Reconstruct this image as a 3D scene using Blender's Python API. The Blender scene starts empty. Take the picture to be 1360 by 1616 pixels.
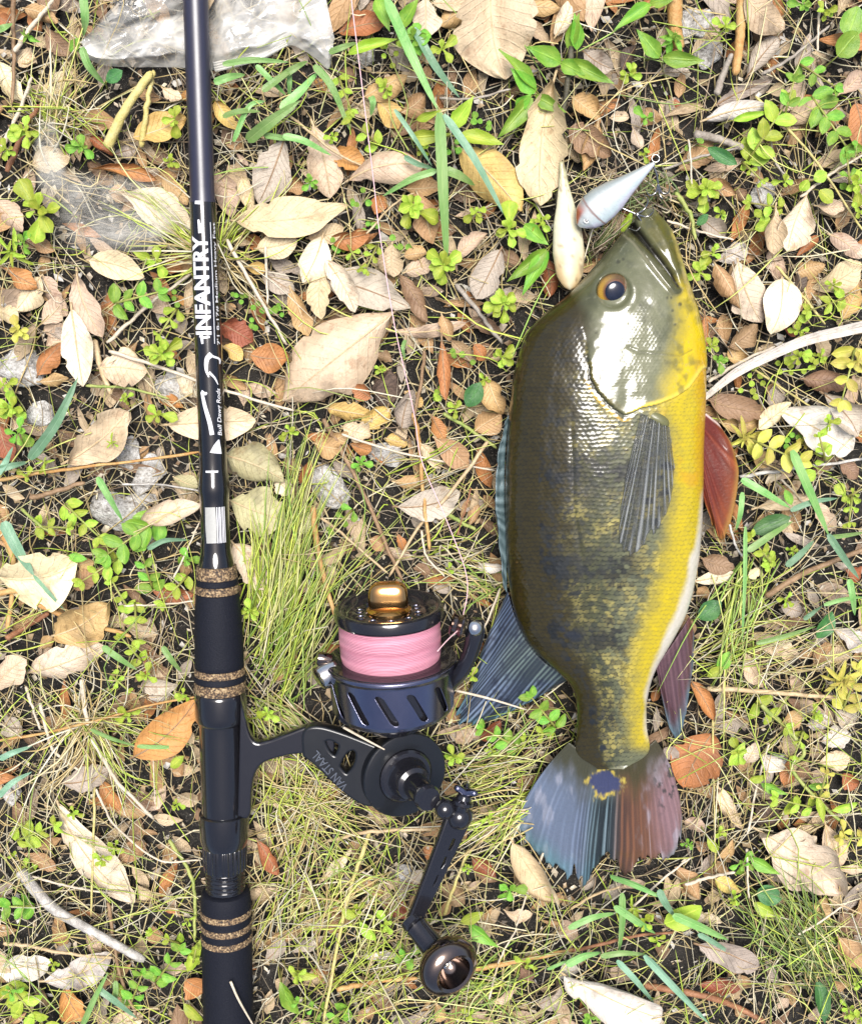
import bpy, bmesh, math, random
import numpy as np
from mathutils import Vector, Matrix, Euler
R = math.radians
random.seed(7); rng = np.random.default_rng(11)
SC = bpy.context.scene
# ---------------------------------------------------------------- camera, sky, sun, exposure
PXM = 0.000375            # metres per photograph pixel at the aim point (fish about 40 cm long)
FOC = 1800.0              # focal length in photograph pixels
TILT = R(10)
DIST = FOC * PXM
CAM = np.array([0.0, DIST * math.sin(TILT), DIST * math.cos(TILT)])
cd = bpy.data.cameras.new('camera'); cam = bpy.data.objects.new('camera', cd)
SC.collection.objects.link(cam); SC.camera = cam
cam.location = CAM; cam.rotation_euler = (-TILT, 0, 0)
cd.sensor_fit = 'VERTICAL'; cd.sensor_height = 24; cd.lens = 24 * FOC / 1616
cd.clip_start = 0.01; cd.clip_end = 500
W = bpy.data.worlds.new('World'); SC.world = W; W.use_nodes = True
nt = W.node_tree; bg = nt.nodes['Background']; sky = nt.nodes.new('ShaderNodeTexSky')
SUN_EL, SUN_AZ = 75, 15   # azimuth clockwise from +Y
sky.sky_type = 'NISHITA'; sky.sun_disc = False
sky.sun_elevation = R(SUN_EL); sky.sun_rotation = R(SUN_AZ)
sky.air_density = 0.8; sky.dust_density = 4.0; sky.ozone_density = 1.0
nt.links.new(sky.outputs[0], bg.inputs[0]); bg.inputs[1].default_value = 0.05
sl = bpy.data.lights.new('sun', 'SUN'); sun = bpy.data.objects.new('sun', sl); SC.collection.objects.link(sun)
sl.energy = 1.5; sl.angle = R(30); sl.color = (1.0, 0.975, 0.94)
sd = Vector((math.sin(R(SUN_AZ)) * math.cos(R(SUN_EL)), math.cos(R(SUN_AZ)) * math.cos(R(SUN_EL)), math.sin(R(SUN_EL))))
sun.rotation_euler = sd.to_track_quat('Z', 'Y').to_euler(); sun.location = (0.5, 0.6, 2)
SC.view_settings.view_transform = 'Standard'; SC.view_settings.look = 'None'
SC.view_settings.exposure = 2.0; SC.view_settings.gamma = 1.0
SC.cycles.max_bounces = 8; SC.cycles.transparent_max_bounces = 12
# ---------------------------------------------------------------- helpers
COL = SC.collection
ct, st = math.cos(TILT), math.sin(TILT)
def at(px, py, z=0.0):
    """world point at height z under a photograph pixel"""
    px = np.asarray(px, float); py = np.asarray(py, float); z = np.asarray(z, float)
    a = px - 680; b = 808 - py
    dx = a; dy = -st * FOC + ct * b; dz = -ct * FOC - st * b
    t = (z - CAM[2]) / dz
    return np.stack([CAM[0] + t * dx, CAM[1] + t * dy, z + 0 * t], -1)
def proj(P):
    P = np.asarray(P, float); d = P - CAM
    depth = -st * d[..., 1] - ct * d[..., 2]
    up = ct * d[..., 1] - st * d[..., 2]
    return 680 + FOC * d[..., 0] / depth, 808 - FOC * up / depth, depth
def upx(P):
    """metres per pixel at a point"""
    return float(proj(P)[2]) / FOC
def hsh(i, j, k=0):
    i = np.asarray(i, np.int64); j = np.asarray(j, np.int64)
    n = (i * 374761393 + j * 668265263 + k * 2147483647 + 1013904223) & 0xffffffff
    n = ((n ^ (n >> 13)) * 1274126177) & 0xffffffff
    return ((n ^ (n >> 16)) & 0xffff) / 65535.0
def vn(x, y, k=0):
    x = np.asarray(x, float); y = np.asarray(y, float)
    i = np.floor(x).astype(np.int64); j = np.floor(y).astype(np.int64)
    f = x - i; g = y - j; f = f * f * (3 - 2 * f); g = g * g * (3 - 2 * g)
    return (hsh(i, j, k) * (1 - f) + hsh(i + 1, j, k) * f) * (1 - g) + (hsh(i, j + 1, k) * (1 - f) + hsh(i + 1, j + 1, k) * f) * g
def fbm(x, y, k=0, o=4):
    s = 0; a = 0.5
    for q in range(o):
        s = s + a * vn(x * 2 ** q, y * 2 ** q, k + q); a *= 0.5
    return s
def ss(a, b, x):
    t = np.clip((np.asarray(x, float) - a) / (b - a), 0, 1); return t * t * (3 - 2 * t)
def gh(x, y):
    """ground height"""
    return 0.010 * (fbm(np.asarray(x) * 9 + 3, np.asarray(y) * 9 + 5, 3, 3) - 0.5) + 0.004 * (fbm(np.asarray(x) * 60, np.asarray(y) * 60, 9, 3) - 0.5)
def tag(o, label=None, cat=None, group=None, kind=None):
    if label: o['label'] = label
    if cat: o['category'] = cat
    if group: o['group'] = group
    if kind: o['kind'] = kind
    return o
def empty(name, loc, label=None, cat=None, group=None):
    o = bpy.data.objects.new(name, None); COL.objects.link(o); o.location = loc
    o.empty_display_size = 0.01
    return tag(o, label, cat, group)
def mesh_np(name, V, Fs, mat=None, smooth=True, uv=None, col=None):
    V = np.asarray(V, np.float32).reshape(-1, 3)
    me = bpy.data.meshes.new(name)
    if isinstance(Fs, np.ndarray) and Fs.ndim == 2:
        n, k = Fs.shape
        me.vertices.add(len(V)); me.vertices.foreach_set('co', V.ravel())
        me.loops.add(n * k); me.loops.foreach_set('vertex_index', Fs.ravel().astype(np.int32))
        me.polygons.add(n); me.polygons.foreach_set('loop_start', np.arange(0, n * k, k, dtype=np.int32))
        me.update(calc_edges=True)
    else:
        me.from_pydata(V.tolist(), [], [list(map(int, f)) for f in Fs])
    li = np.empty(len(me.loops), np.int32); me.loops.foreach_get('vertex_index', li)
    if uv is not None:
        l = me.uv_layers.new(name='UVMap'); l.data.foreach_set('uv', np.asarray(uv, np.float32)[li].ravel())
    if col is not None:
        c = np.asarray(col, np.float32); a = me.color_attributes.new('Col', 'FLOAT_COLOR', 'POINT')
        a.data.foreach_set('color', np.concatenate([c, np.ones((len(c), 1), np.float32)], 1).ravel())
    me.polygons.foreach_set('use_smooth', np.full(len(me.polygons), bool(smooth)))
    me.validate(); me.update()
    if mat: me.materials.append(mat)
    return me
def mk(name, V, Fs, mat, parent=None, smooth=True, uv=None, col=None, loc=None):
    """one mesh object from world coordinates; moved into its parent's frame, or around its own base"""
    V = np.asarray(V, float).reshape(-1, 3)
    if parent is not None:
        off = np.array(parent.matrix_basis.translation)
        p = parent.parent
        while p is not None: off = off + np.array(p.matrix_basis.translation); p = p.parent
    else:
        off = np.array(loc) if loc is not None else np.array([V[:, 0].mean(), V[:, 1].mean(), V[:, 2].min()])
    o = bpy.data.objects.new(name, mesh_np(name, V - off, Fs, mat, smooth, uv, col)); COL.objects.link(o)
    if parent is not None: o.parent = parent
    else: o.location = off
    return o
def grid_faces(n, m, wrap=False, off=0):
    i = np.arange(n - 1)[:, None]; j = np.arange(m if wrap else m - 1)[None, :]
    a = i * m + j; b = i * m + (j + 1) % m
    return (np.stack([a, b, b + m, a + m], -1).reshape(-1, 4) + off).astype(np.int32)
def crom(P, n):
    P = np.asarray(P, float)
    if len(P) < 3:
        t = np.linspace(0, 1, n)[:, None]; return P[0] * (1 - t) + P[-1] * t
    Q = np.vstack([2 * P[0] - P[1], P, 2 * P[-1] - P[-2]]); out = []
    for t in np.linspace(0, len(P) - 1, n):
        i = min(int(t), len(P) - 2); f = t - i; a, b, c, d = Q[i:i + 4]
        out.append(0.5 * (2 * b + (c - a) * f + (2 * a - 5 * b + 4 * c - d) * f * f + (3 * b - a - 3 * c + d) * f ** 3))
    return np.array(out)
def basis(ax):
    ax = np.asarray(ax, float); ax = ax / np.linalg.norm(ax)
    h = np.array([0, 0, 1.0]) if abs(ax[2]) < 0.9 else np.array([1.0, 0, 0])
    e1 = np.cross(h, ax); e1 /= np.linalg.norm(e1); return ax, e1, np.cross(ax, e1)
def tube(P, r, sides=6):
    """tapered tube with closed ends"""
    P = np.asarray(P, float); n = len(P); r = np.broadcast_to(np.asarray(r, float), (n,))
    T = np.gradient(P, axis=0); T /= np.linalg.norm(T, axis=1)[:, None] + 1e-12
    V = []
    _, e1, e2 = basis(T[0])
    for k in range(n):
        e1 = e1 - T[k] * np.dot(e1, T[k]); e1 /= np.linalg.norm(e1) + 1e-12; e2 = np.cross(T[k], e1)
        a = np.arange(sides) * 2 * math.pi / sides
        V.append(P[k] + r[k] * (np.cos(a)[:, None] * e1 + np.sin(a)[:, None] * e2))
    Fs = [list(f) for f in grid_faces(n, sides, True)]
    Fs.append(list(range(sides))[::-1]); Fs.append(list(range((n - 1) * sides, n * sides)))
    return np.vstack(V), Fs
def lathe(prof, O, ax, segs=48, e1=None):
    """profile of (along axis, radius) in metres"""
    ax, b1, b2 = basis(ax)
    prof = np.asarray(prof, float); n = len(prof); a = np.arange(segs) * 2 * math.pi / segs
    ring = np.cos(a)[:, None] * b1 + np.sin(a)[:, None] * b2
    V = (np.asarray(O) + prof[:, 0, None] * ax)[:, None, :] + prof[:, 1, None, None] * ring[None]
    Fs = [list(f) for f in grid_faces(n, segs, True)]
    Fs.append(list(range(segs))[::-1]); Fs.append(list(range((n - 1) * segs, n * segs)))
    return V.reshape(-1, 3), Fs
class MB:
    def __init__(s): s.V = []; s.F = []; s.n = 0
    def add(s, V, Fs):
        V = np.asarray(V, float).reshape(-1, 3)
        s.F += [[int(i) + s.n for i in f] for f in Fs]; s.V.append(V); s.n += len(V); return s
    def build(s, name, mat, parent=None, **k): return mk(name, np.vstack(s.V), s.F, mat, parent, **k)
def autosmooth(o, deg=35):
    o.data.polygons.foreach_set('use_smooth', np.ones(len(o.data.polygons), bool))
    bm = bmesh.new(); bm.from_mesh(o.data)
    for e in bm.edges:
        if len(e.link_faces) == 2 and e.calc_face_angle(0) > R(deg): e.smooth = False
    bm.to_mesh(o.data); bm.free(); return o
def box(c, ex, ey, ez):
    """box from its centre and three half-axes"""
    c, ex, ey, ez = (np.asarray(q, float) for q in (c, ex, ey, ez))
    V = [c + i * ex + j * ey + k * ez for k in (-1, 1) for j in (-1, 1) for i in (-1, 1)]
    return V, [(0, 2, 3, 1), (4, 5, 7, 6), (0, 1, 5, 4), (2, 6, 7, 3), (0, 4, 6, 2), (1, 3, 7, 5)]
def from_curve(cu):
    o = bpy.data.objects.new('tmp', cu); COL.objects.link(o)
    dg = bpy.context.evaluated_depsgraph_get(); me = bpy.data.meshes.new_from_object(o.evaluated_get(dg))
    bpy.data.objects.remove(o); bpy.data.curves.remove(cu); return me
def plate_mesh(polys, thick, bevel):
    """flat plate with holes in 2-D metres, as arrays"""
    cu = bpy.data.curves.new('c', 'CURVE'); cu.dimensions = '2D'; cu.fill_mode = 'BOTH'
    cu.extrude = thick / 2; cu.bevel_depth = bevel; cu.bevel_resolution = 2
    for p in polys:
        s = cu.splines.new('POLY'); s.points.add(len(p) - 1); s.use_cyclic_u = True
        for q, (x, y) in zip(s.points, p): q.co = (x, y, 0, 1)
    me = from_curve(cu); V = np.array([v.co[:] for v in me.vertices]); Fs = [list(p.vertices) for p in me.polygons]
    bpy.data.meshes.remove(me); return V, Fs
def text_mesh(body, bold=0.0, cuts=0, shear=0.0):
    cu = bpy.data.curves.new('t', 'FONT'); cu.body = body; cu.size = 1; cu.offset = bold; cu.shear = shear; cu.resolution_u = 4
    me = from_curve(cu); bm = bmesh.new(); bm.from_mesh(me); bpy.data.meshes.remove(me)
    ys = [v.co.y for v in bm.verts]; y0, y1 = min(ys), max(ys)
    for k in range(1, cuts):
        bmesh.ops.bisect_plane(bm, geom=bm.verts[:] + bm.edges[:] + bm.faces[:], plane_co=(0, y0 + (y1 - y0) * k / cuts, 0), plane_no=(0, 1, 0))
    bm.verts.index_update(); V = np.array([v.co[:] for v in bm.verts]); Fs = [[v.index for v in f.verts] for f in bm.faces]; bm.free()
    lo, hi = V.min(0), V.max(0); V[:, :2] = (V[:, :2] - lo[:2]) / (hi[:2] - lo[:2]); return V, Fs
def inside(x, y, poly):
    poly = np.asarray(poly, float); r = np.zeros(np.shape(x), bool); j = len(poly) - 1
    for i in range(len(poly)):
        xi, yi = poly[i]; xj, yj = poly[j]
        c = ((yi > y) != (yj > y)) & (x < (xj - xi) * (y - yi) / (yj - yi + 1e-12) + xi); r ^= c; j = i
    return r
def pdist(x, y, line):
    """distance to a polyline and how far along it (0 to 1)"""
    line = np.asarray(line, float); best = np.full(np.shape(x), 1e9); par = np.zeros(np.shape(x)); n = len(line) - 1
    for i in range(n):
        a, b = line[i], line[i + 1]; d = b - a
        t = np.clip(((x - a[0]) * d[0] + (y - a[1]) * d[1]) / (d @ d), 0, 1)
        q = np.hypot(x - a[0] - t * d[0], y - a[1] - t * d[1]); m = q < best
        best = np.where(m, q, best); par = np.where(m, (i + t) / n, par)
    return best, par
# ---------------------------------------------------------------- materials
MATS = {}
class NT:
    def __init__(s, name):
        s.m = bpy.data.materials.new(name); s.m.use_nodes = True; s.t = s.m.node_tree
        s.p = s.t.nodes['Principled BSDF']; s.out = s.t.nodes['Material Output']; MATS[name] = s.m
    def n(s, t, **k):
        q = s.t.nodes.new('ShaderNode' + t)
        for a, b in k.items(): setattr(q, a, b)
        return q
    def l(s, a, b): s.t.links.new(a, b)
    def math(s, op, a, b=None, c=None):
        q = s.n('Math', operation=op)
        for i, v in enumerate((a, b, c)):
            if v is None: continue
            if isinstance(v, (int, float)): q.inputs[i].default_value = v
            else: s.l(v, q.inputs[i])
        return q.outputs[0]
    def noise(s, co, scale, detail=3, rough=0.55):
        q = s.n('TexNoise'); q.inputs['Scale'].default_value = scale; q.inputs['Detail'].default_value = detail
        q.inputs['Roughness'].default_value = rough
        if co is not None: s.l(co, q.inputs['Vector'])
        return q.outputs['Fac']
    def ramp(s, f, stops):
        q = s.n('ValToRGB'); e = q.color_ramp.elements
        while len(e) < len(stops): e.new(0.5)
        for k, (pos, c) in zip(e, stops): k.position = pos; k.color = (*c, 1) if len(c) == 3 else c
        s.l(f, q.inputs[0]); return q.outputs[0]
    def mix(s, f, a, b, blend='MIX'):
        q = s.n('Mix', data_type='RGBA', blend_type=blend)
        for i, v in ((0, f), (6, a), (7, b)):
            if isinstance(v, (int, float)): q.inputs[i].default_value = v
            elif isinstance(v, tuple): q.inputs[i].default_value = (*v, 1) if len(v) == 3 else v
            else: s.l(v, q.inputs[i])
        return q.outputs[2]
    def bump(s, h, dist=0.0005, strength=1.0):
        q = s.n('Bump'); q.inputs['Strength'].default_value = strength; q.inputs['Distance'].default_value = dist
        s.l(h, q.inputs['Height']); s.l(q.outputs[0], s.p.inputs['Normal']); return q.outputs[0]
    def set(s, **k):
        for a, v in k.items():
            a = a.replace('_', ' ')
            i = s.p.inputs[a]
            if isinstance(v, (int, float)): i.default_value = v
            elif isinstance(v, tuple): i.default_value = (*v, 1) if len(v) == 3 else v
            else: s.l(v, i)
        return s
def plain(name, c, rough=0.4, metal=0.0, spec=0.5, coat=0.0, nscale=900, namp=0.15, bump=0.0):
    q = NT(name); co = q.n('TexCoord').outputs['Object']; f = q.noise(co, nscale)
    q.set(Base_Color=q.mix(f, tuple(x * (1 - namp) for x in c), tuple(min(1, x * (1 + namp)) for x in c)), Metallic=metal)
    q.p.inputs['Specular IOR Level'].default_value = spec
    q.p.inputs['Coat Weight'].default_value = coat; q.p.inputs['Coat Roughness'].default_value = 0.05
    q.set(Roughness=q.math('ADD', q.math('MULTIPLY', q.noise(co, nscale / 4), 0.12), rough - 0.06))
    if bump: q.bump(f, bump)
    return q.m
DRY = {'pale': (.64, .53, .37), 'cream': (.63, .51, .31), 'beige': (.48, .37, .22), 'pink': (.52, .39, .26), 'tan': (.40, .25, .11),
       'brown': (.24, .15, .08), 'orange': (.40, .18, .055), 'rust': (.27, .09, .035), 'grey': (.37, .31, .24), 'white': (.54, .49, .42),
       'yellow': (.56, .39, .12), 'olive': (.42, .39, .20), 'dark': (.075, .05, .032)}
def dry_mat(name, c):
    q = NT('dry_leaf_' + name); tc = q.n('TexCoord'); oi = q.n('ObjectInfo')
    sep = q.n('SeparateXYZ'); q.l(tc.outputs['UV'], sep.inputs[0])
    u = sep.outputs[0]; v = q.math('ABSOLUTE', q.math('SUBTRACT', q.math('MULTIPLY', sep.outputs[1], 2), 1))
    add = q.n('VectorMath', operation='ADD'); q.l(tc.outputs['Object'], add.inputs[0])
    cb = q.n('CombineXYZ'); q.l(q.math('MULTIPLY', oi.outputs['Random'], 37), cb.inputs[0]); q.l(cb.outputs[0], add.inputs[1]); co = add.outputs[0]
    warp = q.math('MULTIPLY', q.noise(co, 60, 1), 0.6)
    fr = q.math('PINGPONG', q.math('ADD', q.math('SUBTRACT', q.math('MULTIPLY', u, 9), q.math('MULTIPLY', v, 2.2)), warp), 0.5)
    vein = q.math('MULTIPLY', q.math('SUBTRACT', 1, q.math('MINIMUM', q.math('MULTIPLY', fr, 9), 1)), 0.75)
    mid = q.math('SUBTRACT', 1, q.math('MINIMUM', q.math('MULTIPLY', v, 14), 1))
    vn_ = q.math('MAXIMUM', vein, mid)
    big = q.noise(co, 45, 4, 0.6); fine = q.noise(co, 420, 4, 0.65); spk = q.noise(co, 900, 2, 0.5)
    d = tuple(x * 0.36 for x in c); br = (min(1, c[0] * 1.18), min(1, c[1] * 1.2), min(1, c[2] * 1.25))
    base = q.ramp(big, [(0.30, d), (0.45, c), (0.62, br)])
    base = q.mix(q.math('MULTIPLY', fine, 0.55), base, tuple(x * 0.62 for x in c))
    stain = q.ramp(q.noise(co, 95, 5, 0.7), [(0.56, (0, 0, 0)), (0.68, (1, 1, 1))])
    base = q.mix(q.math('MULTIPLY', stain, 0.55), base, (c[0] * .45, c[1] * .33, c[2] * .25))
    base = q.mix(q.ramp(spk, [(0.64, (0, 0, 0)), (0.70, (.55, .55, .55))]), base, tuple(x * .28 for x in c))
    base = q.mix(q.math('MULTIPLY', vn_, 0.16), base, tuple(x * .45 for x in c))
    hsv = q.n('HueSaturation'); q.l(base, hsv.inputs['Color'])
    q.l(q.math('ADD', 0.485, q.math('MULTIPLY', oi.outputs['Random'], 0.025)), hsv.inputs['Hue'])
    q.l(q.math('ADD', 0.78, q.math('MULTIPLY', oi.outputs['Random'], 0.4)), hsv.inputs['Value'])
    q.set(Base_Color=hsv.outputs[0], Roughness=q.math('ADD', 0.48, q.math('MULTIPLY', fine, 0.2)))
    q.p.inputs['Specular IOR Level'].default_value = 0.45
    q.bump(q.math('SUBTRACT', q.math('ADD', q.math('MULTIPLY', fine, 0.8), q.math('MULTIPLY', big, 1.2)), q.math('MULTIPLY', vn_, 0.3)), 0.0008)
    return q.m
for k_, c_ in DRY.items(): dry_mat(k_, c_)
def green_mat(name, c, c2, rough=0.42, scale=70):
    q = NT(name); tc = q.n('TexCoord'); oi = q.n('ObjectInfo'); sep = q.n('SeparateXYZ'); q.l(tc.outputs['UV'], sep.inputs[0])
    v = q.math('ABSOLUTE', q.math('SUBTRACT', q.math('MULTIPLY', sep.outputs[1], 2), 1))
    mid = q.math('SUBTRACT', 1, q.math('MINIMUM', q.math('MULTIPLY', v, 9), 1))
    cb = q.n('CombineXYZ'); q.l(q.math('MULTIPLY', oi.outputs['Random'], 53), cb.inputs[0])
    add = q.n('VectorMath', operation='ADD'); q.l(tc.outputs['Generated'], add.inputs[0]); q.l(cb.outputs[0], add.inputs[1])
    f = q.noise(add.outputs[0], 2.2, 3); g = q.noise(add.outputs[0], 16, 3)
    base = q.mix(q.ramp(f, [(0.35, (0, 0, 0)), (0.68, (1, 1, 1))]), c, c2)
    base = q.mix(q.math('MULTIPLY', g, 0.35), base, tuple(x * .5 for x in c))
    base = q.mix(q.math('MULTIPLY', mid, 0.35), base, tuple(min(1, x * 1.7) for x in c2))
    hsv = q.n('HueSaturation'); q.l(base, hsv.inputs['Color'])
    q.l(q.math('ADD', 0.48, q.math('MULTIPLY', oi.outputs['Random'], 0.04)), hsv.inputs['Hue'])
    q.l(q.math('ADD', 0.78, q.math('MULTIPLY', oi.outputs['Random'], 0.5)), hsv.inputs['Value'])
    q.set(Base_Color=hsv.outputs[0], Roughness=rough); q.bump(q.math('SUBTRACT', g, q.math('MULTIPLY', mid, 0.6)), 0.0003)
    tr = q.n('BsdfTranslucent'); q.l(hsv.outputs[0], tr.inputs[0]); ms = q.n('MixShader'); ms.inputs[0].default_value = 0.28
    q.l(q.p.outputs[0], ms.inputs[1]); q.l(tr.outputs[0], ms.inputs[2]); q.l(ms.outputs[0], q.out.inputs[0]); return q.m
green_mat('herb_lime', (.28, .43, .03), (.46, .55, .075)); green_mat('herb_green', (.14, .34, .03), (.28, .47, .06))
green_mat('herb_dark', (.04, .13, .035), (.08, .2, .05)); green_mat('herb_yellow', (.50, .50, .07), (.56, .46, .12))
green_mat('grass_wide', (.17, .36, .09), (.30, .46, .17)); green_mat('grass_blue', (.15, .30, .17), (.26, .42, .28))
green_mat('herb_stem', (.30, .34, .07), (.42, .40, .12))
def strand_mat(name, cols, rough=0.5):
    q = NT(name); a = q.n('Attribute'); a.attribute_name = 'Col'; co = q.n('TexCoord').outputs['Object']
    q.set(Base_Color=q.mix(q.math('MULTIPLY', q.noise(co, 300), 0.5), a.outputs['Color'], (0.05, 0.04, 0.02), 'MULTIPLY') if False else q.mix(q.math('MULTIPLY', q.noise(co, 300), 0.5), a.outputs['Color'], (0.06, 0.05, 0.02)), Roughness=rough)
    return q.m
strand_mat('strand', None)
def twig_mat(name, c, c2):
    q = NT('twig_' + name); co = q.n('TexCoord').outputs['Object']; f = q.noise(co, 120, 4, 0.7); g = q.noise(co, 900, 3)
    q.set(Base_Color=q.mix(q.math('MULTIPLY', g, 0.5), q.mix(q.ramp(f, [(.38, (0, 0, 0)), (.62, (1, 1, 1))]), c, c2), tuple(x * .35 for x in c)), Roughness=0.65)
    q.bump(q.math('ADD', f, g), 0.0005); return q.m
twig_mat('orange', (.42, .21, .06), (.55, .36, .14)); twig_mat('tan', (.45, .32, .17), (.58, .45, .27)); twig_mat('pale', (.55, .46, .34), (.66, .58, .45))
twig_mat('grey', (.24, .20, .16), (.42, .38, .32)); twig_mat('white', (.30, .28, .25), (.62, .59, .54)); twig_mat('dark', (.045, .04, .025), (.10, .09, .05))
twig_mat('rust', (.22, .09, .04), (.36, .17, .08)); twig_mat('green', (.22, .30, .06), (.38, .40, .12)); twig_mat('yellow', (.50, .42, .13), (.58, .50, .22)); twig_mat('brown', (.2, .12, .06), (.34, .22, .12))
# ---------------------------------------------------------------- ground
q = NT('soil'); co = q.n('TexCoord').outputs['Object']
f1 = q.noise(co, 22, 5, 0.6); f2 = q.noise(co, 260, 5, 0.7); f3 = q.noise(co, 900, 3, 0.6)
base = q.ramp(f1, [(.34, (.004, .0035, .0025)), (.54, (.009, .0075, .0055)), (.72, (.028, .024, .019))])
base = q.mix(q.ramp(f2, [(.50, (0, 0, 0)), (.66, (.8, .8, .8))]), base, (.04, .034, .026))
base = q.mix(q.ramp(f3, [(.62, (0, 0, 0)), (.70, (.7, .7, .7))]), base, (.30, .27, .22))
q.set(Base_Color=base, Roughness=0.9); q.bump(q.math('ADD', f2, q.math('MULTIPLY', f3, 0.6)), 0.003)
def axis_lin():
    a = np.linspace(-0.62, 0.62, 311); g = 0.62 * 1.32 ** np.arange(1, 19)
    return np.concatenate([-g[::-1], a, g])
gx = axis_lin(); X, Y = np.meshgrid(gx, gx, indexing='ij')
fade = np.exp(-np.maximum(np.hypot(X, Y) - 1, 0))
Z = gh(X, Y) + 0.0022 * (vn(X * 300, Y * 300, 5) - 0.5) * fade
tag(mk('ground', np.stack([X, Y, Z], -1), grid_faces(len(gx), len(gx))[:, ::-1], MATS['soil'], loc=(0, 0, 0)), 'dark crumbly soil under the leaf litter', 'ground', kind='structure')
# ---------------------------------------------------------------- the fish
def attr_mat(name, rough, coat, bscale=500, bdist=0.0002, sheen=0.5, alpha=None, amp=0.25):
    q = NT(name); a = q.n('Attribute'); a.attribute_name = 'Col'; co = q.n('TexCoord').outputs['Object']
    f = q.noise(co, bscale, 4, 0.6); g = q.noise(co, 60, 3)
    q.set(Base_Color=q.mix(q.math('MULTIPLY', f, amp), a.outputs['Color'], (0.03, 0.03, 0.02)), Roughness=q.math('ADD', rough - .08, q.math('MULTIPLY', g, .2)))
    q.p.inputs['Specular IOR Level'].default_value = sheen; q.p.inputs['Coat Weight'].default_value = coat; q.p.inputs['Coat Roughness'].default_value = 0.12
    q.bump(f, bdist)
    if alpha == 'lum':
        bw = q.n('RGBToBW'); q.l(a.outputs['Color'], bw.inputs[0]); q.set(Alpha=q.math('MINIMUM', q.math('ADD', q.math('MULTIPLY', bw.outputs[0], 1.9), .16), .9))
    elif alpha: q.set(Alpha=alpha)
    return q.m
attr_mat('fish_skin', 0.40, 0.9, 420, 0.0003, 0.10); attr_mat('fin_skin', 0.36, 0.5, 600, 0.0004, 0.15); attr_mat('fin_clear', 0.25, 0.5, 600, 0.0003, 0.2, 'lum')
attr_mat('eye_gloss', 0.25, 0.4, 300, 0.00002, 0.7, None, 0.1)
ZF = 0.030
LX = np.array([(330, 1016), (336, 1008), (346, 999), (358, 992), (366, 984), (380, 972), (400, 955), (430, 929), (450, 911), (465, 896), (480, 878), (495, 858), (510, 841), (530, 828), (560, 817), (600, 808), (660, 802), (720, 798), (780, 796), (850, 797), (910, 801), (950, 807), (985, 817), (1015, 832), (1040, 856), (1060, 880), (1078, 899), (1100, 908), (1130, 911), (1160, 910), (1180, 906), (1192, 910), (1203, 924), (1214, 950)], float)
RX = np.array([(330, 1030), (336, 1037), (346, 1048), (358, 1057), (380, 1067), (400, 1073), (430, 1081), (460, 1091), (490, 1101), (520, 1108), (560, 1113), (640, 1112), (700, 1109), (760, 1108), (820, 1107), (880, 1102), (940, 1091), (975, 1079), (1010, 1060), (1050, 1036), (1075, 1026), (1110, 1019), (1150, 1020), (1180, 1026), (1192, 1022), (1203, 1006), (1214, 976)], float)
HT = np.array([(330, 5), (345, 14), (366, 24), (400, 40), (460, 58), (520, 69), (600, 77), (700, 80), (800, 78), (880, 72), (950, 62), (1020, 51), (1080, 40), (1130, 30), (1158, 20), (1178, 12), (1194, 6), (1206, 2.5), (1214, .6)], float)
NY, NT_, NB = 560, 236, 26
ys = np.linspace(330, 1214, NY)
def smooth(a, k=9):
    p = np.pad(a, k, mode='edge'); return np.convolve(p, np.ones(2 * k + 1) / (2 * k + 1), 'valid')
xl = smooth(np.interp(ys, LX[:, 0], LX[:, 1]), 7); xr = smooth(np.interp(ys, RX[:, 0], RX[:, 1]), 7); hh = smooth(np.interp(ys, HT[:, 0], HT[:, 1]), 7) * PXM * 0.93
th = np.concatenate([np.linspace(0, math.pi, NT_), np.linspace(math.pi, 2 * math.pi, NB + 2)[1:-1]]); NR = len(th)
cs, sn = np.cos(th), np.sin(th)
XP = (xl + xr)[:, None] / 2 - (xr - xl)[:, None] / 2 * np.sign(cs) * np.abs(cs) ** 0.94
YP = np.repeat(ys[:, None], NR, 1)
BP = at(XP, YP, ZF); BP[..., 2] = ZF + hh[:, None] * np.sign(sn) * np.abs(sn) ** 0.92
top = np.repeat((sn >= 0)[None], NY, 0).astype(float) * np.clip(np.abs(sn) * 3, 0, 1)
AX, AY, _ = proj(BP)                     # how the smooth body appears; relief and colour follow anatomy drawn on it
gill = [(931, 578), (932, 596), (943, 617), (958, 634), (972, 646), (985, 655), (998, 650), (1012, 643), (1039, 637), (1062, 628), (1085, 612), (1106, 582)]
headpoly = [(700, 300), (1200, 300), (1200, 560)] + gill[::-1] + [(925, 540), (905, 470), (860, 440)]
dg, pg = pdist(AX, AY, gill); inh = inside(AX, AY, headpoly)
mouth = [(996, 358), (1010, 372), (1028, 392), (1046, 414), (1060, 434), (1069, 452)]
dm, pm = pdist(AX, AY, mouth)
maxl = [(988, 364), (1004, 378), (1020, 398), (1036, 420), (1050, 438), (1066, 458)]
dx_, px_ = pdist(AX, AY, maxl)
preop = [(992, 548), (1010, 556), (1040, 559), (1072, 562), (1090, 552)]
dp, _ = pdist(AX, AY, preop)
rel = np.zeros_like(AX)
dl0, _ = pdist(AX, AY, [(931, 590), (924, 545), (906, 490), (868, 440), (840, 400)]); rel += np.where(inh, 0.0019 * np.exp(-dg / 55), 0) * top * ss(0, 45, dl0 + 70 * ss(520, 610, AY))            # gill cover stands proud
rel -= 0.0006 * np.exp(-(dg / 4.0) ** 2) * top * np.where(inh, 0, 1)
rel -= 0.0075 * np.exp(-(dm / (2.6 + 5.5 * (1 - pm))) ** 2) * (1 - 0.6 * pm) * top     # gape
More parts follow.
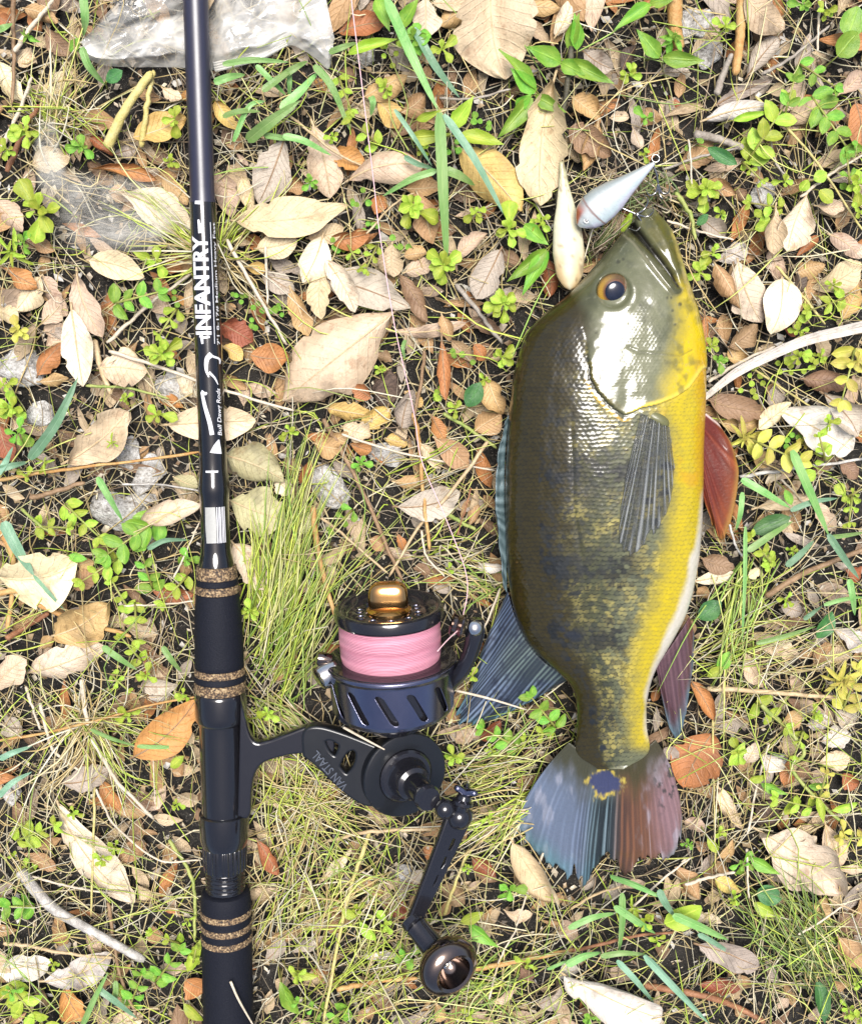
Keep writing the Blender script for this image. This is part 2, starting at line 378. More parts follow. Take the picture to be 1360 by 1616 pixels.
rel += 0.0016 * np.exp(-(np.maximum(dx_ - 5, 0) / 4.0) ** 2) * top * ss(0, .1, px_)
rel -= 0.00035 * np.exp(-(dp / 3.0) ** 2) * top
lj, _ = pdist(AX, AY, [(1030, 350), (1052, 385), (1070, 430), (1082, 470)])
rel += 0.0012 * np.exp(-(lj / 6) ** 2) * top
er = np.hypot(AX - 968, AY - 459)
rel += (0.0003 * np.exp(-((er - 34) / 7) ** 2) - 0.0020 * ss(30, 22, er)) * top
rel += 0.0011 * (fbm(AX / 34, AY / 34, 41, 3) - 0.45) * top * np.where(inh, 1, 0.35) + .0011 * (fbm(AX / 26 + 3, AY / 70, 43, 3) - .45) * top * np.where(inh, .3, 1) * ss(480, 560, AY)
lat = np.exp(-((AX - np.interp(AY, [600, 800, 1000, 1180], [900, 905, 935, 962])) / 3) ** 2) * ss(640, 700, AY); rel -= 0.00035 * lat * top
mus = np.interp(AY, [640, 900, 1000, 1100, 1180], [985, 985, 990, 985, 975]); rel -= 0.0010 * np.exp(-((AX - mus) / 16) ** 2) * ss(850, 1000, AY) * top
def scales(x, y, p, qd):
    """rounded overlapping scales; relief, distance from the scale's centre and the scale's hash"""
    i0 = np.floor(y / p).astype(int); hgt = np.zeros_like(x); done = np.zeros(x.shape, bool); hv = np.zeros_like(x); edge = np.zeros_like(x)
    Rr = qd * 0.66
    for di in (-1, 0, 1):
        i = i0 + di; off = 0.5 * (i % 2); j = np.round(x / qd - off)
        cx = (j + off) * qd; cy = i * p; d = np.hypot(x - cx, (y - cy) * 0.92); m = (d < Rr) & ~done & (y > cy - 0.3 * Rr)
        hgt = np.where(m, d / Rr, hgt); edge = np.where(m, ss(.72, 1, d / Rr), edge); hv = np.where(m, hsh(i, j.astype(int), 77), hv); done |= m
    return hgt, edge, hv
wob = 9 * (fbm(AX / 70, AY / 70, 4, 2) - .5) + 2.2 * (vn(AX / 13, AY / 13, 6) - .5)
sh, se, sv = scales(AX + wob, AY + wob * 1.4, 6.6, 8.4)
body = np.where(inh, 0, 1) * ss(0, 6, np.where(inh, 0, dg)) * ss(470, 560, AY + (AX - 830) * 0.2)
rel += 0.00019 * (sh - 0.5) * (.6 + .8 * fbm(AX / 40, AY / 40, 99, 2)) * body * top
ch, ce, cv = scales(AX, AY, 5.0, 6.2)
cheek = np.where(inh, 1, 0) * np.exp(-(((AX - 1010) / 55) ** 2 + ((AY - 560) / 85) ** 2) ** 2)
rel += 0.00014 * (ch - .5) * cheek * top
BV = BP.copy(); nrm_x = -np.sign(cs) * np.abs(cs) * 0.35
BV[..., 2] += rel; BV[..., 0] += rel * nrm_x[None]
# colour of the skin itself
def lerp(a, b, t): return a * (1 - t[..., None]) + np.asarray(b, float) * t[..., None]
Lq = np.interp(AY, LX[:, 0], LX[:, 1]); Rq = np.interp(AY, RX[:, 0], RX[:, 1]); wv = (AX - Lq) / (Rq - Lq)
n1 = fbm(AX / 26, AY / 26, 21); n2 = fbm(AX / 9, AY / 9, 31); n3 = fbm(AX / 70, AY / 40, 51)
C = np.zeros(AX.shape + (3,)) + np.array([.024, .0175, .0012])
C = lerp(C, (.050, .053, .024), ss(.26, .48, wv + .16 * (n1 - .5)))
C = lerp(C, (.12, .125, .070), ss(.46, .66, wv + .14 * (n1 - .5)) * .8)
fl = body * (wv > .17) * (wv < .8); ye0 = ss(.72, .8, wv)
C = lerp(C, (.37, .31, .085), fl * ss(.34, .84, .34 * sv + .8 * (n2 - .5) + 1.2 * (n1 - .5) + .34) * .8 * ss(.22, .46, wv) * (1 - .92 * se))
bars = np.exp(-((AY - 748) / 34) ** 2) + np.exp(-((AY - 892) / 34) ** 2) + np.exp(-((AY - 1008) / 26) ** 2) + .5 * np.exp(-((AY - 1125) / 22) ** 2)
dk = fl * ss(.40, .68, bars * .34 + .62 * n1 + .75 * (n2 - .5) + .30 * (sv - .5)) * ss(.82, .6, wv)
C = lerp(C, (.006, .008, .011), dk * .92)
C = lerp(C, (.004, .003, .0006), body * np.clip(se * .75 + .5 * (sv - .45) + .5 * (n2 - .5), 0, .95) * ss(.38, .2, wv))
C = lerp(C, (.007, .008, .006), body * se * (.5 + .4 * ss(.2, .4, wv) * ss(.85, .65, wv))); C = lerp(C, (.014, .017, .020), fl * ss(.62, .80, hsh((sv * 65535).astype(int), 3 + 0 * (sv * 9).astype(int), 8) + .5 * (n1 - .5)) * .45 * (1 - ye0))
Xy = np.interp(AY, [430, 480, 520, 560, 600, 640, 680, 740, 800, 850, 900, 950, 1000, 1050, 1100, 1150, 1200], [1066, 1070, 1074, 1062, 1052, 1046, 1060, 1064, 1062, 1054, 1044, 1030, 1014, 1004, 998, 997, 1000])
ye = ss(-26, 20, AX - Xy + 16 * (n1 - .5) + 10 * (n2 - .5)) * ss(425, 450, AY) * ss(1195, 1165, AY)
C = lerp(C, (.44, .335, .004), ye * (1 - .45 * se * body) * (.80 + .25 * n2))
C = lerp(C, (.44, .19, .006), .6 * ye * ss(.92, 1.0, wv + .06 * (n1 - .5)) * ss(480, 560, AY) * ss(800, 720, AY))
C = lerp(C, (.44, .24, .008), ye * ss(.5, .7, n1) * ss(640, 660, AY) * ss(820, 760, AY) * .6)
Xw = np.interp(AY, [740, 770, 800, 850, 900, 950, 1000, 1030, 1070, 1100, 1150, 1200], [1118, 1107, 1102, 1093, 1082, 1068, 1047, 1033, 1020, 1014, 1014, 1024])
C = lerp(C, (.50, .47, .40), ss(-2, 9, AX - Xw + 9 * (n1 - .5)) * ss(745, 790, AY) * ss(1178, 1150, AY))
for (bx, by, br) in ((1052, 736, 9), (1044, 752, 7), (1046, 778, 10), (1040, 802, 7), (1036, 826, 8), (1022, 790, 8), (905, 1005, 12), (886, 992, 8), (950, 1180, 7)):
    C = lerp(C, (.010, .013, .020), .85 * ss(1.15, .6, np.hypot(AX - bx, (AY - by) * 1.3) / br + 1.8 * (n2 - .45)))
dl_, _ = pdist(AX, AY, [(931, 590), (924, 545), (906, 490), (868, 440), (840, 400)]); hd = np.where(inh, 1.0, 0.0) * ss(0, 34, dl_ + 10 * (n1 - .5) + 60 * ss(530, 605, AY))
H_ = np.zeros_like(C) + np.array([.009, .009, .0035])
H_ = lerp(H_, (.115, .12, .065), ss(-24, 24, AX - np.interp(AY, [360, 430, 500, 560, 620], [988, 965, 930, 925, 935]) + 26 * (n1 - .5)))
H_ = lerp(H_, (.085, .09, .045), ss(.42, .62, n3) * .75)
H_ = lerp(H_, (.20, .20, .12), cheek * (1 - ce) * .35)
H_ = lerp(H_, (.47, .355, .004), ye * (1 - .3 * cheek * ce))
H_ = lerp(H_, (.46, .26, .006), ye * ss(.90, .98, wv) * ss(520, 600, AY))
H_ = lerp(H_, (.075, .07, .014), ss(26, 10, lj) * ss(470, 420, AY) * ss(0, 8, dm))
H_ = lerp(H_, (.40, .32, .08), ss(.92, .99, wv + .05 * (n1 - .5)) * ss(345, 375, AY) * ss(520, 460, AY))
H_ = lerp(H_, (.05, .05, .016), ss(9, 5, dx_) * ss(0, .1, px_)); H_ = lerp(H_, (.26, .24, .15), ss(2.2, .8, np.abs(dx_ - 8)) * np.where(AX < 1045, .6, .3))
H_ = lerp(H_, (.010, .009, .006), ss(1.2, .6, dm / (2.4 + 5 * (1 - pm)))); H_ = lerp(H_, (.035, .035, .025), ss(2.0, .5, dp) * .35)
H_ = lerp(H_, (.55, .42, .05), ss(9, 3, dg) * ss(.42, .6, pg)); H_ = lerp(H_, (.10, .085, .02), ss(12, 6, dg) * ss(.5, .3, pg))
for (bx, by, br) in ((975, 413, 3.6), (983, 409, 2.4), (1052, 470, 2.2), (1060, 490, 2.2), (1064, 512, 2.2), (1058, 470, 2), (1072, 480, 3.2), (1000, 470, 2), (1010, 482, 2), (1018, 500, 2), (1020, 520, 2), (948, 505, 2), (940, 525, 2)):
    H_ = lerp(H_, (.02, .02, .012), .7 * ss(1.3, .6, np.hypot(AX - bx, AY - by) / br))
H_ = lerp(H_, (.05, .055, .03), ss(.50, .72, fbm(AX / 16, AY / 22, 87)) * .55 * ss(0, 20, er - 30)); H_ = lerp(H_, (.22, .22, .14), ss(.60, .75, fbm(AX / 5, AY / 5, 89)) * .25)
C = C * (1 - hd[..., None]) + H_ * hd[..., None]
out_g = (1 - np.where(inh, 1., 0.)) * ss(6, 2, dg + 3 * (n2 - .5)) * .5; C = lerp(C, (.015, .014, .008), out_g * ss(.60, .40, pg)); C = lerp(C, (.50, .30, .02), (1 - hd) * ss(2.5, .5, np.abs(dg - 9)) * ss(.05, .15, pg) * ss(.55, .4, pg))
cut, _ = pdist(AX, AY, [(917, 716), (926, 722), (937, 733), (942, 742), (938, 746)]); C = lerp(C, (.02, .02, .015), ss(3, 1, cut) * .85)
fish = empty('fish', at(950, 780, 0.0), 'olive and yellow bass lying on its side with red pelvic fin', 'fish')
bf = grid_faces(NY, NR, True)[:, ::-1]
fb = mk('body', BV.reshape(-1, 3), bf, MATS['fish_skin'], fish, col=C.reshape(-1, 3))
def surf_z(px, py):
    m = sn > 0; d = (AX[:, m] - px) ** 2 + (AY[:, m] - py) ** 2; k = d.argmin(); return BV[:, m, 2].reshape(-1)[k]
# eye
ez = surf_z(968, 459); EC = at(968, 459, ez - 0.001); u_ = upx(EC); en = np.array([0.10, -0.12, 0.98])
pr = np.array([(-4, 27), (0, 27), (1.6, 26), (3.2, 24), (5.4, 20.5), (7.6, 17), (9, 14.6), (9.2, 0.01)]) * u_
V, Fs = lathe(pr, EC, en, 48); rr = np.linalg.norm(np.cross(V - EC, en / np.linalg.norm(en)), axis=1) / u_; an = np.arctan2(V[:, 1] - EC[1], V[:, 0] - EC[0])
ec = np.zeros((len(V), 3)) + np.array([.05, .025, .005]); ec = lerp(ec, (.30, .17, .008), ss(28, 24, rr) * ss(16, 19.5, rr) * (.42 + .58 * np.cos(an - 3.6)).clip(.08, 1)); ec = lerp(ec, (.10, .035, .010), ss(20.5, 16.5, rr))
eye = mk('eye', V, Fs, MATS['eye_gloss'], fish, col=ec)
plain('pupil_glass', (.008, .011, .022), 0.16, 0, 0.6, 0.0, 260, .6)
a = np.linspace(0.02, math.pi / 2, 10); V, Fs = lathe(np.stack([7.6 + 4.6 * np.cos(a), 16.2 * np.sin(a)], 1) * u_, EC, en, 36)
mk('pupil', V, Fs, MATS['pupil_glass'], eye)
# fins
def fin(name, base, outer, nr, zb, zt, colf, mat='fin_skin', ridge=0.00045, rag=0.035, m=34, k=6, wave=0.0024, seed=1, lift=None, parent=None, bulge=0.0):
    n = nr * k + 1; B = crom(base, n); O = crom(outer, n); u = np.linspace(0, 1, n)[:, None]; v = np.linspace(0, 1, m)[None]
    rg = 1 - rag * 2 * hsh(np.floor(u * nr).astype(int), 0 * np.floor(u).astype(int), seed) * 1.0 - rag * .25 * np.abs(np.sin(u * nr * math.pi)) - rag * 2.2 * ss(.55, .9, vn(u * nr * .33 + 3, u * 0, seed + 31))
    vv = v * rg; P2 = B[:, None] * (1 - vv[..., None]) + O[:, None] * vv[..., None]; P2[..., 0] += (u - .5) * 2 * bulge * np.sin(math.pi * np.clip(vv, 0, 1) ** .8); P2[..., 1] -= np.abs(u - .5) * bulge * .8 * np.sin(math.pi * np.clip(vv, 0, 1))
    uw = u + .022 * (vn(u * 6, vv * 1.5, seed + 2) - .5) * 2; ray = np.abs(np.cos(uw * nr * math.pi + 0.5 * vn(vv * 4, u * 3, seed))) ** 2
    ray = ray * (.35 + .65 * hsh(np.floor(uw * nr + .5).astype(int), 0 * np.floor(u + 0 * vv).astype(int), seed + 4)); fine_ = vn(uw * nr * 5, vv * 3, seed + 8); ray = np.clip(ray * .75 + .5 * (fine_ - .35) * ss(.1, .6, vv), 0, 1)
    z = zb + (zt - zb) * vv + ridge * ray * ss(1.05, .5, vv) * ss(0, .12, vv) + wave * (vn(u * 5 + 3, vv * 2.5, seed) - .5) * 2 * vv + wave * .9 * (vn(u * 11, vv * 1.5, seed + 5) - .5) * vv - .004 * ss(.60, .85, vn(u * 17 + 2, u * 0, seed + 6)) * ss(.75, 1, vv)
    if lift is not None: z = np.maximum(z, lift(P2[..., 0], P2[..., 1]) + 0.0012 + ridge * ray)
    P = at(P2[..., 0], P2[..., 1], z); c = colf(u + 0 * vv, vv, ray, P2[..., 0], P2[..., 1])
    o = mk(name, P.reshape(-1, 3), grid_faces(n, m), MATS[mat], parent or fish, col=np.clip(c, 0, 1).reshape(-1, 3))
    s = o.modifiers.new('thickness', 'SOLIDIFY'); s.thickness = 0.0006; s.offset = -1; return o
def c_tail(u, v, ray, x, y):
    n = fbm(x / 11, y / 30, 61); c = np.zeros(u.shape + (3,)) + np.array([.13, .165, .24])
    c = lerp(c, (.10, .15, .17), ss(.30, .42, u)); c = lerp(c, (.15, .065, .035), ss(.50, .60, u)); c = lerp(c, (.22, .13, .14), ss(.72, .86, u + .1 * (n - .5)))
    c = lerp(c, (.12, .24, .30), ss(.72, .98, v + .2 * (n - .5)) * ss(.55, .4, u)); c = lerp(c, (.20, .30, .33), ss(.85, 1, v) * ss(.6, .8, u))
    c = lerp(c, (.40, .40, .46), ss(.5, .75, n) * .4 * (np.abs(u - .5) > .17)); c = lerp(c, (.006, .010, .014), ss(.62, .25, ray) * (.22 + .75 * np.exp(-((u - .48) / .17) ** 2)) * ss(.15, .4, v)); c = lerp(c, (.34, .36, .42), ss(.7, .95, ray) * .35 * ss(.2, .5, v)); c = c * .9
    c = lerp(c, (.03, .03, .03), .85 * ss(.56, .62, fbm(x / 8, y / 8, 63)) * ss(.8, .88, u) * ss(.15, .25, v) * ss(.6, .5, v))
    c = lerp(c, np.array([.034, .032, .012]) + 0 * c, ss(.44, .08, v + .22 * (n - .5)) * .95)
    e = np.hypot((x - 955) / 26, (y - 1237) / 19) + 1.1 * (fbm(x / 12, y / 9, 65) - .45)
    c = lerp(c, (.36, .28, .05), ss(1.30, 1.12, e) * ss(.36, .58, fbm(x / 7, y / 7, 67))); c = lerp(c, (.030, .036, .085), ss(1.05, .85, e)); return c
fin('tail_fin', [(898, 1172), (925, 1190), (965, 1196), (1005, 1190), (1034, 1168)],
    [(798, 1322), (834, 1347), (868, 1368), (898, 1398), (914, 1412), (930, 1396), (952, 1386), (976, 1394), (1002, 1394), (1024, 1398), (1050, 1376), (1072, 1346), (1078, 1300)], 34, .0302, .013, c_tail, seed=3, m=56, wave=.004, rag=.06, bulge=9)
def c_dors(u, v, ray, x, y):
    n = fbm(x / 10, y / 14, 71); c = np.zeros(u.shape + (3,)) + np.array([.10, .14, .22])
    c = lerp(c, (.20, .26, .36), ray * .8 * ss(.1, .6, v + .3 * (n - .5))); c = lerp(c, (.14, .19, .13), ss(.5, .2, v) * .7 * ss(.2, .5, u))
    c = lerp(c, (.018, .024, .045), (1 - ray) * .75); c = lerp(c, (.10, .26, .30), ss(.82, 1, v) * .8); c = lerp(c, (.02, .025, .05), ss(.58, .7, n) * .7); c = lerp(c, (.006, .010, .02), ss(.5, .2, ray) * .7); return c * .95
fin('dorsal_fin', [(800, 934), (812, 972), (832, 1012), (860, 1046), (898, 1072)], [(786, 962), (762, 1020), (738, 1090), (714, 1138), (722, 1152), (770, 1140), (830, 1112), (880, 1082)], 27, .028, .016, c_dors, seed=5, m=36, wave=.003)
def c_spin(u, v, ray, x, y):
    c = np.zeros(u.shape + (3,)) + np.array([.06, .11, .12]); c = lerp(c, (.28, .36, .38), ray * .7); c = lerp(c, (.02, .03, .035), (1 - ray) * .6); return c
fin('spiny_dorsal_fin', [(803, 655), (797, 720), (796, 790), (799, 850), (800, 935)], [(797, 668), (784, 722), (780, 790), (784, 838), (794, 925)], 14, .030, .033, c_spin, seed=6, m=12, k=5)
def c_pelv(u, v, ray, x, y):
    c = np.zeros(u.shape + (3,)) + np.array([.13, .014, .006]); c = lerp(c, (.24, .055, .01), ss(.5, 1, v)); c = lerp(c, (.40, .14, .06), ray ** 4 * .55 * ss(.1, .3, v))
    c = lerp(c, (.06, .012, .008), (1 - ray) * .55); c = lerp(c, (.60, .46, .42), ss(.955, .985, u)); c = lerp(c, (.35, .22, .05), ss(.85, 1, v) * .6); return c
fin('pelvic_fin', [(1100, 742), (1100, 710), (1102, 680), (1108, 648)], [(1104, 778), (1118, 812), (1130, 846), (1140, 862), (1148, 842), (1158, 806), (1166, 748), (1156, 704), (1134, 668)], 9, .034, .030, c_pelv, seed=8, m=40, rag=.02, k=9, ridge=.0010)
def c_anal(u, v, ray, x, y):
    n = fbm(x / 8, y / 20, 81); c = np.zeros(u.shape + (3,)) + np.array([.11, .05, .06]); c = lerp(c, (.10, .22, .27), ss(.62, .95, v + .2 * (n - .5))); c = lerp(c, (.18, .11, .13), ray * .5)
    c = lerp(c, (.03, .018, .025), (1 - ray) * .6); c = lerp(c, (.10, .03, .02), ss(.8, .9, u) * ss(.7, .5, v) * .6); return c
fin('anal_fin', [(1034, 1046), (1046, 1036), (1062, 1014), (1078, 990), (1088, 974)], [(1046, 1112), (1056, 1152), (1068, 1176), (1078, 1156), (1086, 1120), (1094, 1062), (1096, 1004)], 10, .026, .016, c_anal, seed=9, m=34)
def c_pect(u, v, ray, x, y):
    c = np.zeros(u.shape + (3,)) + np.array([.17, .185, .20]); c = lerp(c, (.012, .014, .018), ss(.6, .2, ray) * .85); c = lerp(c, (.52, .52, .44), ray ** 3 * .8)
    c = lerp(c, (.05, .06, .09), ss(.12, .3, v) * ss(.5, .3, v) * .6 * ss(.3, .6, u)); return c
TZ = BV[:, :NT_, :]; TAX = AX[:, :NT_]; TAY = AY[:, :NT_]
def lift_body(x, y):
    z = np.zeros(x.shape); iy = np.clip(((y - 330) / (1212 - 330) * (NY - 1)).astype(int), 0, NY - 1)
    for idx in np.ndindex(x.shape):
        best = 0
        i = iy[idx]; r0 = max(0, i - 26); blk = (TAX[r0:i + 4:5, ::5] - x[idx]) ** 2 + (TAY[r0:i + 4:5, ::5] - y[idx]) ** 2
        z[idx] = BP[r0:i + 4:5, :NT_:5, 2].reshape(-1)[blk.argmin()]
    return z
pect = fin('pectoral_fin', [(1012, 652), (1026, 660), (1042, 668), (1056, 674)], [(984, 770), (976, 835), (980, 884), (1000, 876), (1024, 852), (1044, 826), (1058, 790), (1064, 742)], 13, 0, 0, c_pect, 'fin_clear', seed=12, m=30, k=5, ridge=.0006, lift=lift_body, wave=.0006)
plain('fin_base_flesh', (.10, .10, .04), .4, 0, .4, .2)
pz = surf_z(1034, 664); B0 = at(1034, 660, pz - 0.0035); ub = upx(B0)
V, Fs = lathe(np.array([(0, 22), (5, 21), (9, 17), (12, 10), (13, 1)]) * ub, B0, (-.05, .05, 1), 24); V[:, 1] = B0[1] + (V[:, 1] - B0[1]) * .6 + (V[:, 0] - B0[0]) * -.4
mk('fin_root', V, Fs, MATS['fin_base_flesh'], pect)
# ---------------------------------------------------------------- the lure
lure = empty('fishing_lure', at(970, 310, 0.02), 'pearly white minnow lure with small black eye beside the fish mouth', 'lure')
attr_mat('lure_paint', .3, .5, 300, .00005, .6, None, .3)
NS = 90; tt = np.linspace(0, 1, NS); axp = crom([(912, 356), (940, 330), (978, 300), (1032, 257)], NS)
hwp = np.interp(tt, [0, .05, .15, .3, .45, .6, .75, .9, 1], [4, 12, 22, 28, 28, 24, 16, 8, 2.5])
dirp = np.gradient(axp, axis=0); dirp /= np.linalg.norm(dirp, axis=1)[:, None]; nr_ = np.stack([-dirp[:, 1], dirp[:, 0]], 1)
an = np.arange(48) * 2 * math.pi / 48
P2 = axp[:, None] + nr_[:, None] * (hwp[:, None] * np.cos(an)[None])[..., None]
Zl = .036 + (hwp[:, None] * .62) * np.sin(an)[None] * PXM + .004 * tt[:, None]
LV = at(P2[..., 0], P2[..., 1], Zl); sd_ = np.cos(an)[None] + 0 * tt[:, None]
lc = np.zeros(sd_.shape + (3,)) + np.array([.44, .47, .46]); lc = lerp(lc, (.38, .48, .50), ss(.1, .8, sd_) * .8); lc = lerp(lc, (.45, .40, .52), ss(.45, .9, sd_) * ss(.3, .6, vn(tt[:, None] * 6, sd_ * 3, 4)) * .7)
scl, sce, _ = scales(P2[..., 0] * 2.2, P2[..., 1] * 2.2, 6, 7); lc = lerp(lc, (.30, .33, .36), sce * .55); lc = lerp(lc, (.16, .20, .20), ss(-.35, -.85, sd_) * ss(.12, .3, tt)[:, None] * .75); lc = lerp(lc, (.20, .10, .08), ss(.018, .008, np.abs(tt[:, None] - .27 - .03 * sd_ ** 2)) * .8)
lc = lerp(lc, (.30, .08, .04), ss(-.2, -.6, sd_) * ss(.30, .14, tt)[:, None]); lc = lerp(lc, (.30, .32, .30), ss(-.7, -.95, sd_) * ss(.3, .5, tt)[:, None])
Fl = [list(f)[::-1] for f in grid_faces(NS, 48, True)] + [list(range(48)), list(range((NS - 1) * 48, NS * 48))[::-1]]
mk('lure_body', LV.reshape(-1, 3), Fl, MATS['lure_paint'], lure, col=lc.reshape(-1, 3))
plain('black_gloss', (.01, .01, .012), .2, 0, .6, .6); plain('white_gloss', (.75, .75, .72), .3, 0, .5, .3)
E0 = at(925, 348, .0405); ul = upx(E0); V, Fs = lathe(np.array([(0, 5), (1.5, 4.6), (2.2, 3.2)]) * ul, E0, (0, .1, 1), 20); ey = mk('eye', V, Fs, MATS['white_gloss'], lure)
V, Fs = lathe(np.array([(2.0, 2.9), (2.8, 2.4), (3.2, 1)]) * ul, E0, (0, .1, 1), 16); mk('pupil', V, Fs, MATS['black_gloss'], ey)
plain('hook_steel', (.42, .40, .36), .25, 1.0, .5)
def px_tube(pts, z, r_px, sides=6, n=None):
    pts = np.asarray(pts, float); zz = np.interp(np.linspace(0, 1, len(pts)), np.linspace(0, 1, len(np.atleast_1d(z))), np.atleast_1d(z)) if np.ndim(z) else np.full(len(pts), z)
    P = crom(at(pts[:, 0], pts[:, 1], zz), n or max(8, len(pts) * 5)); r = np.interp(np.linspace(0, 1, len(P)), np.linspace(0, 1, len(np.atleast_1d(r_px))), np.atleast_1d(r_px)) * upx(P[0])
    return tube(P, r, sides)
th_ = MB(); th_.add(*px_tube([(960, 318), (985, 330), (1004, 338)], [.034, .036, .036], 1.8))
for pts in ([(1004, 338), (1016, 330), (1022, 316), (1014, 306)], [(1004, 338), (1012, 352), (1004, 364), (992, 360)], [(1004, 338), (1020, 342), (1030, 334), (1028, 322)]):
    th_.add(*px_tube(pts, [.036, .034, .036, .04], [1.8, 1.8, 1.6, .3]))
th_.build('treble_hook', MATS['hook_steel'], lure)
th2 = MB(); th2.add(*px_tube([(1030, 260), (1036, 276), (1038, 290)], [.04, .038, .036], 1.7))
for pts in ([(1038, 290), (1034, 304), (1024, 308), (1018, 298)], [(1038, 290), (1044, 304), (1054, 304), (1056, 292)], [(1038, 290), (1040, 306), (1046, 314), (1050, 308)]):
    th2.add(*px_tube(pts, [.036, .034, .035, .038], [1.7, 1.7, 1.5, .3]))
th2.build('treble_hook', MATS['hook_steel'], lure)
a = np.linspace(0, 2 * math.pi, 16); V, Fs = px_tube(np.stack([1034 + 6 * np.cos(a), 250 + 6 * np.sin(a)], 1), .038, 1.2, 6, 40); mk('split_ring', V, Fs, MATS['hook_steel'], lure)
# ---------------------------------------------------------------- the rod
rod = empty('fishing_rod', at(350, 1200, 0.0), 'black fishing rod with white lettering and cork-banded dark foam grips', 'fishing rod')
ZR = 0.027
RY = [-1000, -200, 0, 300, 740, 1000, 1300, 1616, 1800, 2000]; RXX = [273, 302, 309, 319.5, 337, 345.5, 354, 361, 365.5, 370]
def rod_axis(y): return at(np.interp(y, RY, RXX), y, ZR)
def rod_pt(y, ang, hw, off=0.0):
    y = np.asarray(y, float); c = rod_axis(y); t = rod_axis(y + 5) - rod_axis(y - 5); t /= np.linalg.norm(t, axis=-1)[..., None]
    s = np.cross(-t, np.array([0, 0, 1.0])) * -1; s /= np.linalg.norm(s, axis=-1)[..., None]
    s = np.where(s[..., :1] < 0, -s, s); r = np.asarray(hw) * proj(c)[2] / FOC + off
    return c + r[..., None] * (np.sin(ang)[..., None] * s + np.cos(ang)[..., None] * np.array([0, 0, 1.0]))
def rod_part(name, prof, mat, parent=None, segs=40, flute=0, fa=0.0, step=None):
    prof = np.asarray(prof, float); a = np.arange(segs) * 2 * math.pi / segs
    hw = prof[:, 1, None] + (fa * np.sign(np.sin(a * flute))[None] if flute else 0 * a[None])
    V = rod_pt(prof[:, 0, None] + 0 * a[None], 0 * prof[:, :1] + a[None], hw); n = len(prof)
    Fs = [list(f) for f in grid_faces(n, segs, True)] + [list(range(segs))[::-1], list(range((n - 1) * segs, n * segs))]
    return autosmooth(mk(name, V.reshape(-1, 3), Fs, MATS[mat], parent or rod), 40)
def brushed(name, c, rough, metal, coat):
    return plain(name, c, rough, metal, .3, coat, 400, .1)
plain('blank_satin', (.016, .016, .032), .36, 0, .7, 0, 400, .1); brushed('blank_gloss', (.005, .005, .006), .12, .0, 1.0); brushed('seat_black', (.008, .008, .010), .14, .0, .8)
plain('foam_grip', (.008, .009, .014), .6, 0, .12, 0, 1500, .5, .00035); plain('white_print', (.55, .55, .56), .45)
q = NT('rubber_cork'); co = q.n('TexCoord').outputs['Object']; f = q.noise(co, 900, 2, .5); g = q.noise(co, 380, 3)
q.set(Base_Color=q.ramp(q.math('ADD', q.math('MULTIPLY', f, .7), q.math('MULTIPLY', g, .3)), [(.40, (.02, .014, .01)), (.49, (.10, .06, .03)), (.57, (.24, .16, .08)), (.68, (.42, .33, .19))]), Roughness=.75); q.bump(f, .0003)
rod_part('upper_blank', [(-1000, 13), (-300, 18), (0, 19.8), (200, 19.6), (296, 19.2), (310, 19.4), (318, 20.6), (320, 20.6)], 'blank_satin')
hwb = lambda y: np.interp(y, [320, 740, 752, 772, 790, 850, 872, 884, 890], [20.8, 21.6, 23.0, 25.0, 22.6, 22.6, 24.2, 27, 28])
yy = np.concatenate([np.linspace(320, 740, 22), np.linspace(744, 892, 30)]); lower = rod_part('lower_blank', np.stack([yy, hwb(yy)], 1), 'blank_gloss')
def ring(y0, y1, h0, h1): return rod_part('cork_ring', [(y0, h0 - 1.2), (y0 + .6, h0), ((y0 + y1) / 2, (h0 + h1) / 2 + .4), (y1 - .6, h1), (y1, h1 - 1.2)], 'rubber_cork')
ring(892, 912, 31, 32.5); rod_part('grip_collar', [(912, 32), (913, 33), (921, 33.4), (922, 32.4)], 'foam_grip'); ring(922, 935, 33.2, 33.6)
rod_part('fore_grip', [(935, 33)] + [(y, np.interp(y, [936, 990, 1040, 1052], [34, 37.5, 38.6, 38.8])) for y in np.linspace(936, 1051, 18)] + [(1052, 38)], 'foam_grip')
ring(1052, 1063, 39, 40); rod_part('grip_collar', [(1063, 39.5), (1064, 40.4), (1072, 40.6), (1073, 39.6)], 'foam_grip'); ring(1073, 1090, 40.4, 39.6)
rod_part('seat_hood', [(1090, 38), (1092, 39.6), (1096, 40.4), (1124, 40.6), (1133, 40), (1137, 38), (1139, 35.6)], 'seat_black')
rod_part('reel_seat', [(1139, 35)] + [(y, 34.8) for y in np.linspace(1141, 1280, 8)] + [(1282, 34.6)], 'seat_black')
nut = rod_part('locking_hood', [(1280, 36), (1282, 38.6), (1290, 39.2), (1318, 38.2), (1328, 36.6), (1332, 35)], 'seat_black')
rod_part('knurled_nut', [(1332, 33.2), (1334, 34.2), (1350, 34.2), (1366, 33.6), (1369, 32.5)], 'seat_black', None, 120, 30, .8)
rod_part('thread', [(1369 + k * 1.0, 29.5 + 1.5 * (math.cos(k * 2 * math.pi / 6.5))) for k in range(40)], 'seat_black')
rod_part('rear_grip', [(1404, 24), (1404, 33), (1406, 36.5), (1412, 38.6), (1422, 39.5)] + [(y, 39.4) for y in np.linspace(1440, 1780, 16)] + [(1800, 38.5), (1806, 34), (1808, 10)], 'foam_grip')
for y0 in (1431, 1452, 1472): ring(y0, y0 + 10, 40.2, 40.2)
